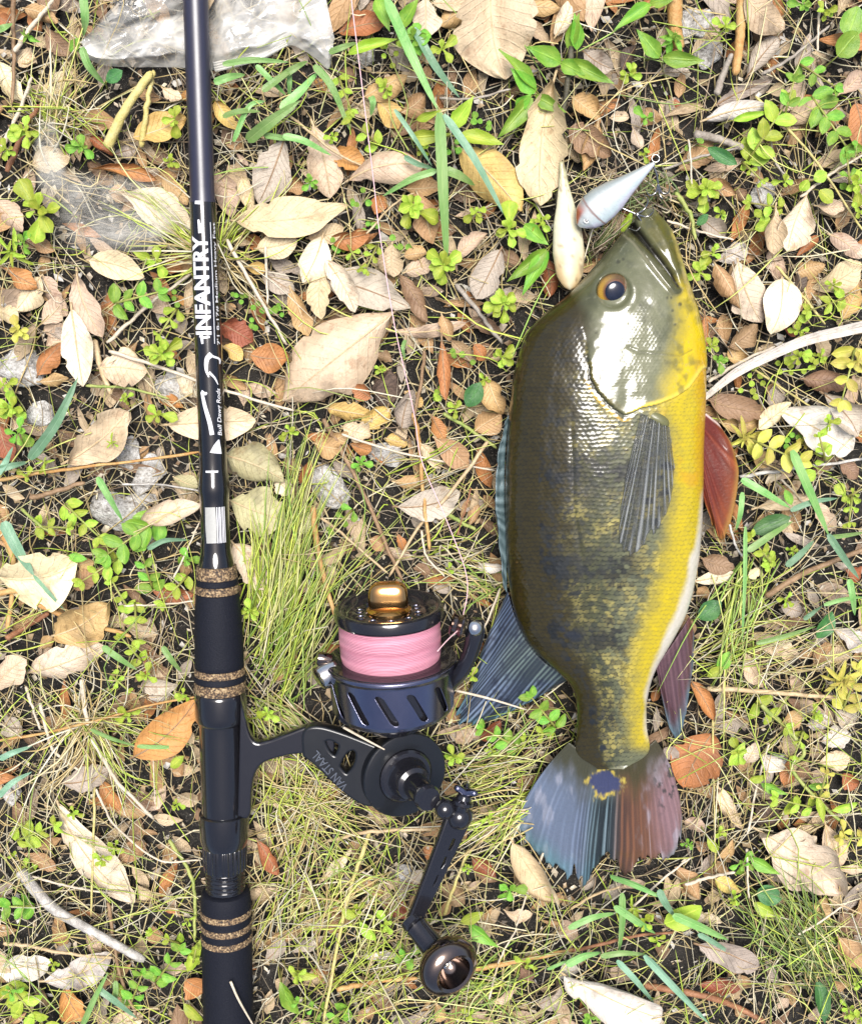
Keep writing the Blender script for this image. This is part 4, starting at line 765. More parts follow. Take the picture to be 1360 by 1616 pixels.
def dry_leaf(x1, y1, x2, y2, w, col, opt='', z=None, rib=True, rnd=random):
    LEAVES.append(((x1 + x2) / 2, (y1 + y2) / 2, math.hypot(x2 - x1, y2 - y1) / 2, w / 2, math.atan2(y2 - y1, x2 - x1)))
    mx, my = (x1 + x2) / 2, (y1 + y2) / 2
    g0 = at(mx, my, 0); g = float(gh(g0[0], g0[1]))
    if z is None: z = .007 + rnd.random() * .009 + (.006 if 'T' in opt else 0)
    z += g; A = at(x1, y1, z); B = at(x2, y2, z); L = float(np.linalg.norm(B - A)); Wd = w * upx(A) * 1.2
    big = w > 62 or L / PXM > 115
    kw = dict(ang=rnd.uniform(.4, 1.15), arch=rnd.uniform(-.04, .14), twist=rnd.uniform(-.7, .7), wave=rnd.uniform(.05, .17), bend=rnd.uniform(-.12, .12), sharp=rnd.uniform(.52, .82))
    if 'C' in opt: kw.update(ang=rnd.uniform(1.1, 1.5)); Wd *= 1.25
    if 'R' in opt: kw.update(ang=rnd.uniform(1.9, 2.3), arch=.05); Wd *= 1.8
    if 'K' in opt: kw.update(wave=.26, twist=rnd.uniform(-.9, .9), ang=.9); Wd *= 1.08
    if 'F' in opt: kw.update(ang=rnd.uniform(.3, .6), wave=rnd.uniform(.05, .10), twist=rnd.uniform(-.25, .25), arch=rnd.uniform(.02, .08))
    if 'V' in opt: kw.update(ang=.3, fold=.55); Wd *= 1.12
    m = MATS['dry_leaf_' + col]; V, me = leaf_mesh('blade', L, Wd, m, rnd, nu=26 if big else 18, nv=13 if big else 9, **kw)
    state = 'rolled-up' if 'R' in opt else 'cupped' if 'C' in opt else 'crumpled' if 'K' in opt else 'folded' if 'V' in opt else 'flat' if 'F' in opt else 'dry'
    size = 'large' if L / PXM > 105 else 'small' if L / PXM < 52 else 'narrow' if w < 24 else 'mid-sized'
    lab = f"{size} {CNAME[col]} {state} leaf {place(mx, my)}".replace('dry leaf', 'dry fallen leaf')
    t = empty('dry_leaf', tuple(A), lab, 'leaf'); t.rotation_euler = (rnd.uniform(-.26, .26), rnd.uniform(-.13, .13), math.atan2(B[1] - A[1], B[0] - A[0]))
    b = bpy.data.objects.new('blade', me); COL.objects.link(b); b.parent = t
    if rib:
        c = V[:, V.shape[1] // 2].copy(); c[:, 2] -= .0001; st_ = c[0] - (c[2] - c[0]) / np.linalg.norm(c[2] - c[0]) * L * rnd.uniform(.03, .10)
        pts = np.vstack([[st_], c[::2]]); r = np.linspace(.0006, .00022, len(pts)) * min(1.3, .5 + L / .05); tv, tf = tube(pts, r, 5)
        o = bpy.data.objects.new('midrib', mesh_np('midrib', tv, tf, MATS['twig_tan' if col in ('tan', 'yellow', 'cream', 'pale', 'beige', 'pink', 'olive', 'white') else 'twig_brown'])); COL.objects.link(o); o.parent = t
    return t
DL = '''A 570 900 890 1060 165 pale FT;A 420 1215 680 1295 115 cream FT;A 360 1265 490 1590 120 pink T;A 200 1290 290 1460 95 pink;A 190 1290 80 1450 100 cream C;A 10 1250 180 1340 85 orange K;A 335 1440 400 1810 125 pale FT
A 430 790 735 835 62 orange RT;A 150 770 335 735 110 beige;A 1325 655 1200 955 155 grey FT;A 1100 1030 1640 960 165 beige FT;A 620 640 870 540 130 yellow;A 540 720 640 690 75 grey C;A 0 290 110 480 110 cream;A 180 560 300 320 85 cream
A -20 940 115 1085 115 pink;A 120 40 275 110 70 tan;A -10 70 60 120 60 rust;A 1010 470 1110 610 75 yellow;A 1020 800 1080 1020 105 pink K;A 1130 830 1200 1020 70 beige C;A 155 1105 260 1175 60 tan;A 1200 1160 1400 1120 110 cream T;A 1220 1260 1380 1360 90 grey
A 1145 1245 1250 1255 55 yellow;A -20 1450 90 1500 80 beige;A 195 1510 300 1390 95 pink;A 1030 1510 1190 1600 115 rust K;A 60 250 180 300 90 cream;A 880 470 860 420 70 orange;A 220 130 330 260 90 brown;A 760 830 880 960 75 tan;A 760 410 850 460 60 pink;A 420 640 530 730 50 rust R
B 960 -70 1030 365 300 cream VT;B 1010 -40 720 130 150 tan C;B 655 -10 650 185 125 pale FT;B 690 15 865 20 70 pink;B 250 150 480 105 115 rust;B 370 450 575 345 110 tan C;B 430 470 530 615 100 yellow;B 535 530 655 440 95 tan K;B 130 580 210 935 150 pink FT;B 235 700 380 790 110 orange
B 295 840 665 770 135 pink CT;B 560 880 730 870 90 tan;B 615 900 690 1150 120 tan T;B 815 690 1100 995 185 yellow T;B 1250 380 1190 970 225 beige KT;B 1160 540 1260 705 115 cream T;B 200 1125 405 1085 85 orange CT;B 175 1100 80 1325 140 pale FT
B 175 1250 170 1500 105 beige T;B 20 1340 110 1570 95 tan;B 195 1300 590 1440 165 grey FT;B 190 1215 335 1470 95 pale T;B 500 1140 505 1295 125 beige T;B 530 1280 665 1510 95 brown;B 560 1270 730 1225 75 pink;B 800 1205 955 1085 75 pink T;B 1005 1165 885 1400 125 grey FT;B 555 1195 670 1180 75 tan
B -10 880 95 870 75 tan R;B 110 1110 280 1060 90 beige;B 490 1545 850 1505 60 pink;B 730 1470 770 1600 70 tan;B 1100 110 1240 190 70 beige;B 1260 170 1340 -10 75 pale;B 1045 10 1290 35 65 tan C;B 140 370 200 430 60 orange;B 1205 1195 1235 1390 85 rust;B 1310 640 1370 760 80 beige;B 860 1490 1010 1560 70 brown
C 815 -20 1005 135 135 beige FT;C 830 350 970 170 80 grey C;C 625 560 920 500 90 white T;C 680 490 945 370 55 grey;C 505 790 680 650 105 tan;C 10 455 145 565 100 tan C;C 185 550 275 545 48 pink;C 290 595 335 695 52 pale;C -10 600 195 730 130 brown;C 1000 570 1220 480 95 beige C
C 1330 480 1350 690 110 orange;C 1250 440 1370 320 85 pink;C 1100 910 1010 1175 150 pale CT;C 960 955 955 1190 95 beige CT;C 675 1230 805 1455 85 tan CT;C 760 1230 835 1450 80 brown C;C 780 1220 895 1510 165 pale FT;C 985 1300 925 1570 160 pale FT;C 685 1215 835 1145 90 white;C 930 1165 965 1330 85 pink
C 1060 1270 1185 1235 95 tan;C 1125 1345 1360 1215 125 beige;C 1210 1095 1345 1205 75 pink;C 1050 1205 1165 1095 40 orange C;C 1280 1180 1380 1160 70 pale;C 740 1620 870 1510 100 brown C;C 1265 1490 1335 1325 90 yellow;C 640 840 780 910 65 tan C;C 595 1000 725 1110 95 grey;C 625 1460 625 1640 38 orange;C 1145 960 1295 960 65 pink
C 1020 1390 1085 1250 70 dark;C 60 240 200 330 90 grey;C 240 330 310 210 70 dark;C 130 560 60 800 90 tan C;C 920 430 1000 400 60 beige;C 1050 330 1120 150 60 grey;C 400 860 470 950 70 tan;C 1290 600 1230 640 60 beige
D 175 155 305 -10 90 orange K;D 185 185 325 165 65 tan;D 470 120 690 140 165 pink T;D 315 555 600 320 180 cream KT;D 785 385 1195 370 155 pink FT;D 1055 530 1350 650 165 olive CT;D 1075 740 1340 830 205 olive FT;D 645 860 940 760 110 pale CT;D -10 1100 380 1030 240 cream VT;D 255 1370 500 1230 205 tan KT
D 135 1545 495 1415 150 pale FT;D -20 1620 130 1470 135 pink T;D 345 1150 455 1075 85 tan;D 1040 20 1135 80 65 yellow;D 1170 60 1350 70 125 orange T;D 1090 940 1240 1160 160 pale;D 1195 895 1275 1005 75 brown;D 700 1150 920 1175 85 rust;D 810 630 925 680 75 olive;D 365 1045 445 1015 70 tan;D 190 1430 250 1370 60 tan
D 0 390 60 560 80 rust;D 60 530 110 420 60 brown;D 440 930 520 1020 70 brown;D 240 1210 310 1180 60 brown;D 1060 1500 1160 1440 60 beige;D 640 0 560 60 60 tan
E 510 -140 -45 300 345 pink T;E 545 400 600 215 95 grey R;E 730 -20 750 275 65 orange CT;E 775 -10 895 95 55 brown;E 940 165 1020 350 105 tan CT;E 885 415 1010 335 120 tan;E 695 445 860 590 105 tan FT;E 635 475 730 595 65 cream;E 505 650 695 635 75 tan C;E 525 770 825 700 140 grey FT
E 200 310 410 350 95 yellow K;E 345 405 495 305 90 yellow K;E 270 395 410 440 90 cream K;E 135 470 265 500 90 tan K;E 305 475 405 505 65 orange;E 470 450 570 480 70 yellow;E 685 345 745 455 65 orange;E -40 640 35 710 80 pale;E 40 890 130 790 85 olive;E 395 920 475 965 75 tan;E 525 895 555 985 40 orange;E 860 855 905 750 52 tan
E 645 1115 795 1105 42 orange;E 895 1045 1025 1050 55 white CT;E 600 1055 680 1070 60 brown;E 400 260 310 210 80 orange;E 430 60 500 90 60 brown;E 560 230 640 300 60 yellow;E 880 10 930 90 60 orange;E 200 470 300 420 70 tan
F 645 270 930 330 115 brown;F 700 375 890 370 80 tan;F 875 405 1030 280 75 cream C;F 975 320 1320 510 175 white CT;F 1180 240 1340 440 120 grey C;F 1085 170 1310 210 105 brown;F 825 505 930 585 80 tan;F 865 775 1160 735 75 pink CT;F 1140 745 1240 890 75 pink;F 575 1115 770 1075 65 pale;F 615 1010 765 1055 85 brown
F 845 1350 1070 1455 105 pink;F 815 1455 905 1610 85 pink;F 1235 1340 1380 1450 95 white K;F 1135 1500 1215 1405 75 tan;F 1185 1475 1300 1445 80 beige;F 750 10 805 120 85 tan C;F 825 1095 880 1055 55 cream;F 1280 1060 1360 1100 80 rust;F 980 1230 1080 1260 80 grey;F 700 440 640 500 70 brown;F 1260 560 1330 640 70 brown
G 625 350 920 85 170 orange FT;G 270 575 640 1045 175 pale FT;G 485 590 680 630 85 tan C;G 475 465 570 600 70 orange C;G 555 840 685 755 80 tan;G -20 1360 240 1310 130 white;G 205 1400 520 1290 135 white FT;G 865 1390 960 1450 115 orange;G 525 1600 670 1560 95 pink;G 290 470 520 410 110 grey;G 495 185 590 155 65 tan
G 655 20 840 15 75 grey;G 695 75 800 55 55 white;G 300 1430 395 1600 95 orange K;G 175 1430 240 1510 70 brown;G 105 800 260 885 75 tan;G 1225 560 1370 530 95 pink;G 840 270 910 240 80 beige;G 10 1000 60 930 60 grey;G 1200 740 1300 900 70 rust;G 640 950 720 1000 60 beige;G 1240 1300 1330 1200 70 grey;G 30 150 100 260 90 grey K
H 875 825 985 910 70 rust;H 1060 745 1290 1070 110 beige RT;H 725 960 840 1040 90 brown K;H 345 1280 530 1290 50 white;H 945 1500 1075 1445 48 pink;H 1175 1505 1290 1415 95 grey;H 1025 1070 1160 1085 70 pink;H 165 935 305 775 62 pale;H 1280 1380 1380 1335 80 white;H 700 1490 730 1590 60 tan;H 870 1570 940 1530 50 pink;H 1100 1330 1150 1400 70 brown;H 30 900 90 1000 60 brown;H 590 940 640 880 50 grey
I 665 240 530 505 205 orange FT;I 565 0 665 175 72 orange C;I 980 215 1080 145 95 tan;I 1155 280 1310 235 95 white;I 1105 205 1220 185 75 white;I 1235 140 1335 190 105 grey;I 1155 380 1300 345 85 pink;I 820 375 870 265 65 pale;I 880 700 1255 960 250 pale KT;I 1190 665 1230 960 105 pink FT;I 1045 780 1145 715 85 pale
I 685 825 755 725 55 tan C;I 490 870 600 1020 105 tan;I 675 920 805 985 65 yellow;I 690 495 805 700 62 pink K;I 595 1225 890 1340 115 grey FT;I -30 1370 430 1570 205 white CT;I 1245 1185 1380 1330 105 tan T;I 1090 1125 1205 1005 105 tan;I 595 1410 790 1425 72 rust C;I 1255 875 1380 880 45 pink;I 1205 1055 1355 965 60 beige
I 1265 440 1355 480 75 rust;I 525 650 630 690 65 pink;I 1070 400 1130 460 70 brown;I 1220 740 1290 790 70 beige;I 900 340 1000 420 80 white;I 1250 1080 1360 1180 120 brown K;I 480 300 450 360 70 grey;I 20 1200 -40 1120 80 pink'''
rl_ = random.Random(21)
for ln in DL.replace('\n', ';').split(';'):
    p = ln.split()
    if len(p) < 7: continue
    x1, y1 = rp(p[0], float(p[1]), float(p[2])); x2, y2 = rp(p[0], float(p[3]), float(p[4]))
    dry_leaf(x1, y1, x2, y2, float(p[5]) / ZS, p[6], p[7] if len(p) > 7 else '', rnd=rl_)
# smaller leaves lower in the litter
def free(px, py, m=.75):
    for cx, cy, a, b, t in LEAVES:
        dx, dy = px - cx, py - cy
        if abs(dx) > a and abs(dy) > a: continue
        u = (dx * math.cos(t) + dy * math.sin(t)) / (a * m); v = (-dx * math.sin(t) + dy * math.cos(t)) / (b * m)
        if u * u + v * v < 1: return False
    return True
n_, tries = 0, 0
while n_ < 46 and tries < 6000:
    tries += 1; px, py = rl_.uniform(5, 1355), rl_.uniform(5, 1610)
    if covered(px, py) or not free(px, py, 1.05): continue
    L = rl_.uniform(26, 62); a = rl_.uniform(0, 6.28)
    dry_leaf(px - math.cos(a) * L / 2, py - math.sin(a) * L / 2, px + math.cos(a) * L / 2, py + math.sin(a) * L / 2, L * rl_.uniform(.3, .48), rl_.choice(['tan', 'brown', 'beige', 'pink', 'grey', 'brown', 'orange', 'pale', 'dark', 'rust']), rl_.choice(['', '', 'C', 'K', 'V']), z=rl_.uniform(.003, .007), rib=False, rnd=rl_); n_ += 1
# ---------------------------------------------------------------- stones
q = NT('pale_rock'); co = q.n('TexCoord').outputs['Object']; f = q.noise(co, 70, 5, .7); g = q.noise(co, 480, 4, .7)
q.set(Base_Color=q.ramp(q.math('ADD', q.math('MULTIPLY', f, .55), q.math('MULTIPLY', g, .45)), [(.36, (.06, .055, .045)), (.46, (.34, .32, .29)), (.58, (.62, .61, .58))]), Roughness=.9); q.bump(q.math('ADD', f, g), .0025)
q = NT('brown_rock'); co = q.n('TexCoord').outputs['Object']; g = q.noise(co, 400, 4, .7); q.set(Base_Color=q.ramp(g, [(.35, (.035, .022, .016)), (.7, (.13, .085, .06))]), Roughness=.8); q.bump(g, .0015)
def rock(px, py, r, mat, flat=.5, seed=1, lab=None, asp=1.0):
    c = at(px, py, .004); rr = r * upx(c); bm = bmesh.new(); bmesh.ops.create_icosphere(bm, subdivisions=4, radius=1)
    V = np.array([v.co[:] for v in bm.verts]); Fs = [[v.index for v in f.verts] for f in bm.faces]; bm.free()
    pl = np.random.default_rng(seed).normal(size=(16, 3)); pl /= np.linalg.norm(pl, axis=1)[:, None]; of = np.random.default_rng(seed + 1).uniform(.55, .95, 16)
    dt_ = V @ pl.T; d = np.min(np.where(dt_ > .05, of / np.maximum(dt_, .05), 9), 1).clip(.4, 1.25) + .22 * (fbm(V[:, 0] * 2.6 + V[:, 2] + seed * 7, V[:, 1] * 2.6 - V[:, 2], seed, 4) - .5) + .2 * (fbm(V[:, 0] * 5 + seed, V[:, 1] * 5 + V[:, 2] * 3, seed + 9, 3) - .5)
    P = V * d[:, None] * rr * 1.15 * np.array([1, asp, flat]) + c + np.array([0, 0, -rr * flat * .2])
    tag(mk('stone', P, Fs, MATS[mat]), lab or ('pale grey' if mat == 'pale_rock' else 'brown') + ' rough stone ' + place(px, py), 'stone')
for i, (r_, x, y, w) in enumerate((('D', 80, 130, 115), ('D', 600, 510, 75), ('D', 690, 625, 70), ('D', 520, 790, 125), ('D', 790, 200, 70), ('D', 170, 340, 60), ('D', 700, 910, 60), ('E', 470, 520, 60), ('E', 215, 700, 85), ('A', 45, 1400, 60), ('C', 900, 930, 65), ('C', 650, 240, 55), ('D', 640, 750, 70), ('G', 60, 520, 55), ('C', 570, 90, 60), ('I', 960, 380, 55), ('H', 560, 900, 50), ('C', 610, 110, 60), ('B', 380, 270, 50), ('I', 720, 1430, 60))):
    rock(*rp(r_, x, y), w / ZS, 'pale_rock', .45, i + 2, asp=.8 + .3 * (i % 3) / 2)
rock(*rp('E', 470, 210), 24, 'brown_rock', .7, 40); rock(*rp('G', 420, 340), 20, 'brown_rock', .6, 41); rock(*rp('F', 1060, 1240), 16, 'brown_rock', .6, 43); rock(*rp('I', 920, 610), 22, 'brown_rock', .5, 44)
# ---------------------------------------------------------------- twigs and stalks
TW = '''A 45 yellow 500 690 580 520 710 335;A 25 yellow 660 690 690 470 720 330;A 25 rust 30 800 110 620 180 490;A 20 pale 0 710 80 540 150 360;A 22 pale 70 240 150 120 250 0;A 20 brown 60 -20 65 200 60 480;A 18 pale 500 1600 700 1420 890 1280;A 18 pale 1060 1120 1200 1370 1340 1610;A 13 pale 1240 1150 1245 1280 1250 1420
B 26 dark 1335 215 1300 500 1275 800 1270 1000;B 18 yellow 1270 980 1300 1170 1355 1335;B 12 tan 0 520 220 700 370 780;B 12 grey 720 460 880 460 1050 415;B 22 grey 800 1330 910 1470 1010 1600;B 10 pale 0 1060 150 1040 290 985;B 10 tan 380 1090 500 960 600 900
C 13 yellow 860 450 1050 640 1200 830 1370 1090;C 12 grey 430 790 610 730 790 690;C 14 pale 1070 920 1230 800 1370 720;C 14 yellow 960 1240 1080 1380 1190 1515;C 15 grey 890 350 1040 260 1210 120;C 38 grey 580 625 690 650 805 690;C 10 pale 550 650 560 750 565 860;C 32 grey 680 440 710 350 755 250;C 46 orange 800 -20 790 170 768 350;C 66 orange 485 -30 488 120 505 230;C 12 pale 450 1030 600 1080 760 1120;C 22 green 490 900 560 1010 580 1120;C 13 pale 1160 -10 1155 120 1150 240;C 10 grey 1040 860 950 750 930 600
D 18 orange -10 645 200 610 420 580 930 515;D 17 pale 510 40 700 100 920 180 1160 260 1370 320;D 30 tan 440 -10 470 110 520 245;D 26 orange -10 1170 100 1170 240 1255 420 1310 610 1375;D 28 orange 5 880 60 1000 60 1160 35 1340;D 25 brown 140 730 250 700 395 655;D 10 pale 810 1100 870 980 930 840;D 10 white 570 665 750 665 935 695;D 10 pale 580 1230 750 1225 905 1208;D 15 green 100 780 170 840 260 905;D 28 rust 30 1385 120 1330 230 1265;D 13 green 400 205 600 215 790 265
E 22 brown 180 355 260 500 390 760 470 950 545 1110;E 18 tan 945 465 780 690 620 870 485 1095;E 22 orange 600 330 630 500 645 700 672 975;E 12 pale 265 430 480 500 700 550 985 600;E 28 orange 130 770 150 960 190 1130 235 1280;E 18 green 735 335 850 400 985 495;E 20 green 750 800 820 840 885 875;E 18 brown 650 40 635 180 605 335;E 12 pale 635 880 660 1000 745 1095;E 8 rust 865 680 840 780 800 905;E 12 pale 1005 1150 930 1330 835 1525;E 14 tan 170 820 260 890 480 1080
F 17 pale 640 185 780 100 950 20;F 18 white 790 628 1080 585 1370 545;F 30 brown 910 1185 1030 1110 1140 1055 1370 965;F 10 yellow 860 130 1100 290 1370 450;F 10 tan 1080 1390 1000 1330 920 1290;F 10 pale 980 640 1060 720 1110 800;F 12 white 740 850 770 950 800 1000
G 56 white 95 880 180 985 270 1070 460 1180 675 1300;G 14 orange -10 275 200 240 400 195 700 110 920 70;G 22 pale 430 260 490 370 560 480 720 640;G 12 pale 450 500 490 590 550 680 740 830 940 832;G 20 tan 20 1220 150 1235 300 1265 530 1290;G 20 brown 505 1030 525 1160 560 1370 640 1560;G 14 yellow 440 300 440 650 425 1095;G 25 pale 380 -10 395 90 410 205;G 18 pale 190 100 220 230 260 330 415 445;G 15 pale 120 20 150 110 190 225;G 20 green 790 740 900 930 910 1210;G 12 pale 150 910 350 960 600 1000
H 22 yellow 395 690 350 830 300 980 230 1290 180 1610;H 25 orange 240 1435 420 1400 620 1380;H 25 orange 870 1345 1100 1300 1370 1248;H 20 tan 900 745 990 650 1120 595;H 12 pale 1205 800 1140 960 1075 1145;H 18 yellow 740 1090 790 950 855 780;H 20 pink 200 740 400 700 700 688;H 10 pale 350 880 430 920 500 950;H 16 green 100 960 260 1050 420 1100;H 12 pale 950 1480 1000 1300 1080 1150
I 35 rust 340 1415 480 1440 640 1470 780 1520 905 1590;I 18 pale 535 945 640 915 765 888;I 12 pale 825 710 870 480 925 290;I 12 pale 820 780 825 900 830 1010;I 25 tan 640 30 900 45 1250 75;I 18 rust -10 1262 160 1220 320 1185 490 1168;I 10 yellow 662 180 668 500 675 860;I 22 green 890 110 1000 210 1090 330 1030 400 1120 520 1280 670;I 14 tan 0 1060 100 1000 230 955;I 12 pale 280 1060 420 930 560 820;I 10 tan 1200 1010 1280 1050 1370 1090;I 12 pale 1060 1180 1180 1110 1300 1020'''
for ln in TW.replace('\n', ';').split(';'):
    p = ln.split(); w = float(p[1]) / ZS; pts = [rp(p[0], float(p[i]), float(p[i + 1])) for i in range(3, len(p) - 1, 2)]; col = 'tan' if p[2] == 'pink' else p[2]
    mx, my = pts[len(pts) // 2]; P = at(np.array([a for a, b in pts]), np.array([b for a, b in pts]), 0); zz = .017 + gh(P[:, 0], P[:, 1]) + np.array([rl_.uniform(-.004, .006) for _ in pts])
    P = crom(at(np.array([a for a, b in pts]), np.array([b for a, b in pts]), zz), 9 * len(pts)); t = np.linspace(0, 1, len(P)); r = w / 2 * PXM * (1.05 - .3 * t) * (1 + (.18 if w < 9 else .09) * (vn(t * (17 if w < 9 else 9), t * 0, len(ln)) - .5)); r[0] *= .7; r[-1] *= .5
    P += .0008 * np.stack([vn(t * 14, t * 0, 3 + len(ln)) - .5, vn(t * 14, t * 0 + 3, 7 + len(ln)) - .5, t * 0], -1) * (min(1.4, w / 6) if w < 9 else .5)
    V, Fs = tube(P, r, 8 if w > 8 else 6); wood = w > 8.5
    nm, cat = ('stick', 'stick') if wood else ('stem', 'stem') if col == 'green' else ('straw', 'straw')
    ln_px = sum(math.dist(a, b) for a, b in zip(pts, pts[1:])); cn = {'pale': 'pale buff', 'white': 'whitish', 'green': 'living green', 'yellow': 'yellow', 'rust': 'reddish-brown', 'dark': 'blackish'}.get(col, col)
    tag(mk(nm, V, Fs, MATS['twig_' + col]), f"{'long' if ln_px > 130 else 'short'} {cn} {'stick' if wood else 'trailing stem' if nm == 'stem' else 'dry straw'} {place(mx, my)}", cat)
for pts, zz, lab in (([(364, 1549), (378, 1580), (404, 1625)], [.0455, .044, .036], 'short pale straw lying across the rear grip'), ([(542, 1148), (575, 1166), (607, 1183)], [.040, .044, .047], 'short pale straw lying on the reel body plate'), ([(720, 1090), (770, 1102), (830, 1120)], [.030, .033, .026], 'thin olive straw lying across the soft dorsal fin')):
    V, Fs = px_tube(pts, zz, [2.2, 2.0, 1.2], 6, 14); tag(mk('straw', V, Fs, MATS['twig_pale']), lab, 'straw')
# ---------------------------------------------------------------- blades of grass
def ribbon(P, w, fold=.35, roll=0.0):
    P = np.asarray(P, float); T = np.gradient(P, axis=0); T /= np.linalg.norm(T, axis=1)[:, None]; S = np.cross(T, np.array([0, 0, 1.0])); S /= np.linalg.norm(S, axis=1)[:, None]; Nn = np.cross(S, T)
    S, Nn = S * math.cos(roll) + Nn * math.sin(roll), Nn * math.cos(roll) - S * math.sin(roll); c = np.array([-1, -.5, 0, .5, 1])
    V = P[:, None] + (S[:, None] * c[None, :, None] + Nn[:, None] * (np.abs(c) * fold)[None, :, None]) * (w / 2)[:, None, None]
    u = np.linspace(0, 1, len(P)); uv = np.stack(np.broadcast_arrays(u[:, None], (c * .5 + .5)[None]), -1).reshape(-1, 2); return V.reshape(-1, 3), grid_faces(len(P), 5), uv
GB = '''B 42 w 470 -10 590 260 712 515 .034 .04;B 48 w 718 525 735 880 755 1240 .04 .02;B 36 b 600 130 700 310 812 455 .03 .016;B 36 b 738 535 880 740 1025 1010 .04 .022;B 30 w 705 795 590 835 455 915 .03 .02;B 42 w 745 795 810 820 885 865 .03 .018;B 25 b 555 730 620 765 690 785 .03 .02;B 20 b 510 510 600 640 685 775 .025 .02;B 32 w -10 635 90 660 215 725 .03 .02;B 32 w 135 305 220 410 300 605 .025 .02
B 42 w -20 510 70 430 155 335 .028 .02;B 30 w -20 360 40 320 105 285 .025 .02;B 26 w 205 245 270 220 335 198 .022 .018;B 24 w 20 330 22 390 20 465 .02 .014;B 28 w 400 450 410 480 400 540 .022 .018
A 36 w 390 -20 400 90 390 170 .035 .02;A 38 w 385 220 420 310 490 395 .03 .018;A 32 w 1000 385 1070 360 1145 348 .03 .02;A 26 w 1040 300 1180 280 1350 290 .028 .022;A 26 w 1195 305 1260 370 1335 445 .03 .02;A 32 w 1225 425 1300 370 1380 315 .032 .022;A 50 w 1155 655 1260 570 1400 470 .02 .034;A 26 w 1040 545 1120 520 1215 520 .024 .02;A 26 w 1235 630 1300 640 1390 655 .024 .018;A 30 w -20 150 20 130 60 110 .02 .02;A 22 w 1090 660 1160 500 1240 470 .02 .02
D 46 b 140 545 260 380 365 165 .026 .034;D 32 b -10 620 30 560 62 488 .03 .02;D 30 b -10 595 60 575 135 558 .03 .02;D 36 w 458 628 510 720 575 835 .034 .02;D 52 b 18 838 80 960 160 1090 .034 .03;D 18 b 160 1090 230 1170 305 1255 .03 .02;D 24 b 690 965 770 925 885 922 .03 .02;D 30 w 480 1420 550 1470 640 1530 .026 .02;D 30 w 760 1420 800 1480 850 1540 .026 .02
F 42 w 1030 505 1110 690 1205 905 .036 .024;F 32 b 1200 895 1270 1000 1345 1105 .03 .02;F 36 w 795 640 900 700 1025 775 .03 .024;F 26 b 1025 785 1130 745 1245 728 .03 .024;F 32 w 825 975 920 910 1035 835 .03 .02;F 30 b 1005 1045 1070 990 1135 925 .03 .02;F 22 w 1210 910 1290 900 1380 885 .03 .02;F 24 w 865 1405 1000 1370 1145 1325 .028 .02;F 18 w 815 860 812 1120 800 1385 .03 .02;F 30 w 1300 1105 1315 1190 1325 1275 .026 .02;F 28 b 1085 1292 1130 1260 1175 1228 .03 .02;F 22 w 1180 1225 1270 1200 1370 1188 .03 .02;F 26 w 800 700 790 800 770 880 .026 .02
I 42 w 185 905 300 945 430 1010 .022 .034;I 36 b 410 970 440 1030 485 1095 .034 .026;I 48 w 478 1085 600 1140 735 1205 .034 .022;I 30 b 595 1175 660 1210 760 1275 .03 .02;I 32 w -10 1150 100 1100 215 1078 .03 .02;I 32 w 240 985 240 1120 225 1265 .034 .02;I 40 w 205 1045 300 1110 395 1175 .034 .02;I 42 w -20 1320 60 1280 145 1262 .034 .024;I 30 w 140 1280 240 1265 355 1272 .03 .024;I 42 b 345 1275 480 1420 650 1600 .036 .024;I 30 b 215 1300 300 1390 390 1500 .03 .02
G 26 w 425 220 530 265 640 300 .03 .024;G 20 w 640 300 750 305 860 300 .024 .02;G 32 b 455 1430 540 1490 640 1570 .03 .022;G 30 w 385 1605 440 1480 505 1355 .026 .034;G 26 w 540 1395 542 1450 538 1510 .026 .02;G 30 b 0 360 60 330 150 300 .026 .02;G 28 b -10 540 60 470 150 420 .026 .02
H 26 w 1220 1340 1290 1310 1370 1280 .03 .02;E 18 w 560 -10 550 30 560 80 .02 .02'''
rb_ = random.Random(5)
for ln in GB.replace('\n', ';').split(';'):
    p = ln.split(); w = float(p[1]) / ZS; z0, z1 = float(p[-2]), float(p[-1]); pts = [rp(p[0], float(p[i]), float(p[i + 1])) for i in range(3, len(p) - 3, 2)]
    zz = np.linspace(z0, z1, len(pts)) + np.array([0, .004, 0])[:len(pts)]; P = crom(at(np.array([a for a, b in pts]), np.array([b for a, b in pts]), zz), 22); t = np.linspace(0, 1, 22)
    ww = w * PXM * np.interp(t, [0, .08, .5, .85, 1], [.45, 1, .95, .55, .06]); V, Fs, uv = ribbon(P, ww, .3, rb_.uniform(-.35, .35)); mx, my = pts[1]
    ln_px = sum(math.dist(a, b) for a, b in zip(pts, pts[1:]))
    tag(mk('grass_blade', V, Fs, MATS['grass_wide' if p[2] == 'w' else 'grass_blue'], uv=uv), f"{'long' if ln_px > 110 else 'short'} {'bright' if p[2] == 'w' else 'bluish'} green {'broad' if w > 11.5 else 'slim'} grass blade {place(mx, my)}", 'grass blade')
# dry reed blade by the gill cover
P = crom(at(np.array([1110, 1160, 1215, 1270, 1330, 1400]), np.array([628, 588, 560, 537, 522, 506]), np.array([.022, .026, .03, .03, .032, .03])), 30); V, Fs, uv = ribbon(P, np.interp(np.linspace(0, 1, 30), [0, .2, 1], [8, 14, 17]) * PXM, .6)
tag(mk('reed_blade', V, Fs, MATS['dry_leaf_white'], uv=uv), 'long bleached dry reed blade pointing at the gill cover', 'reed')
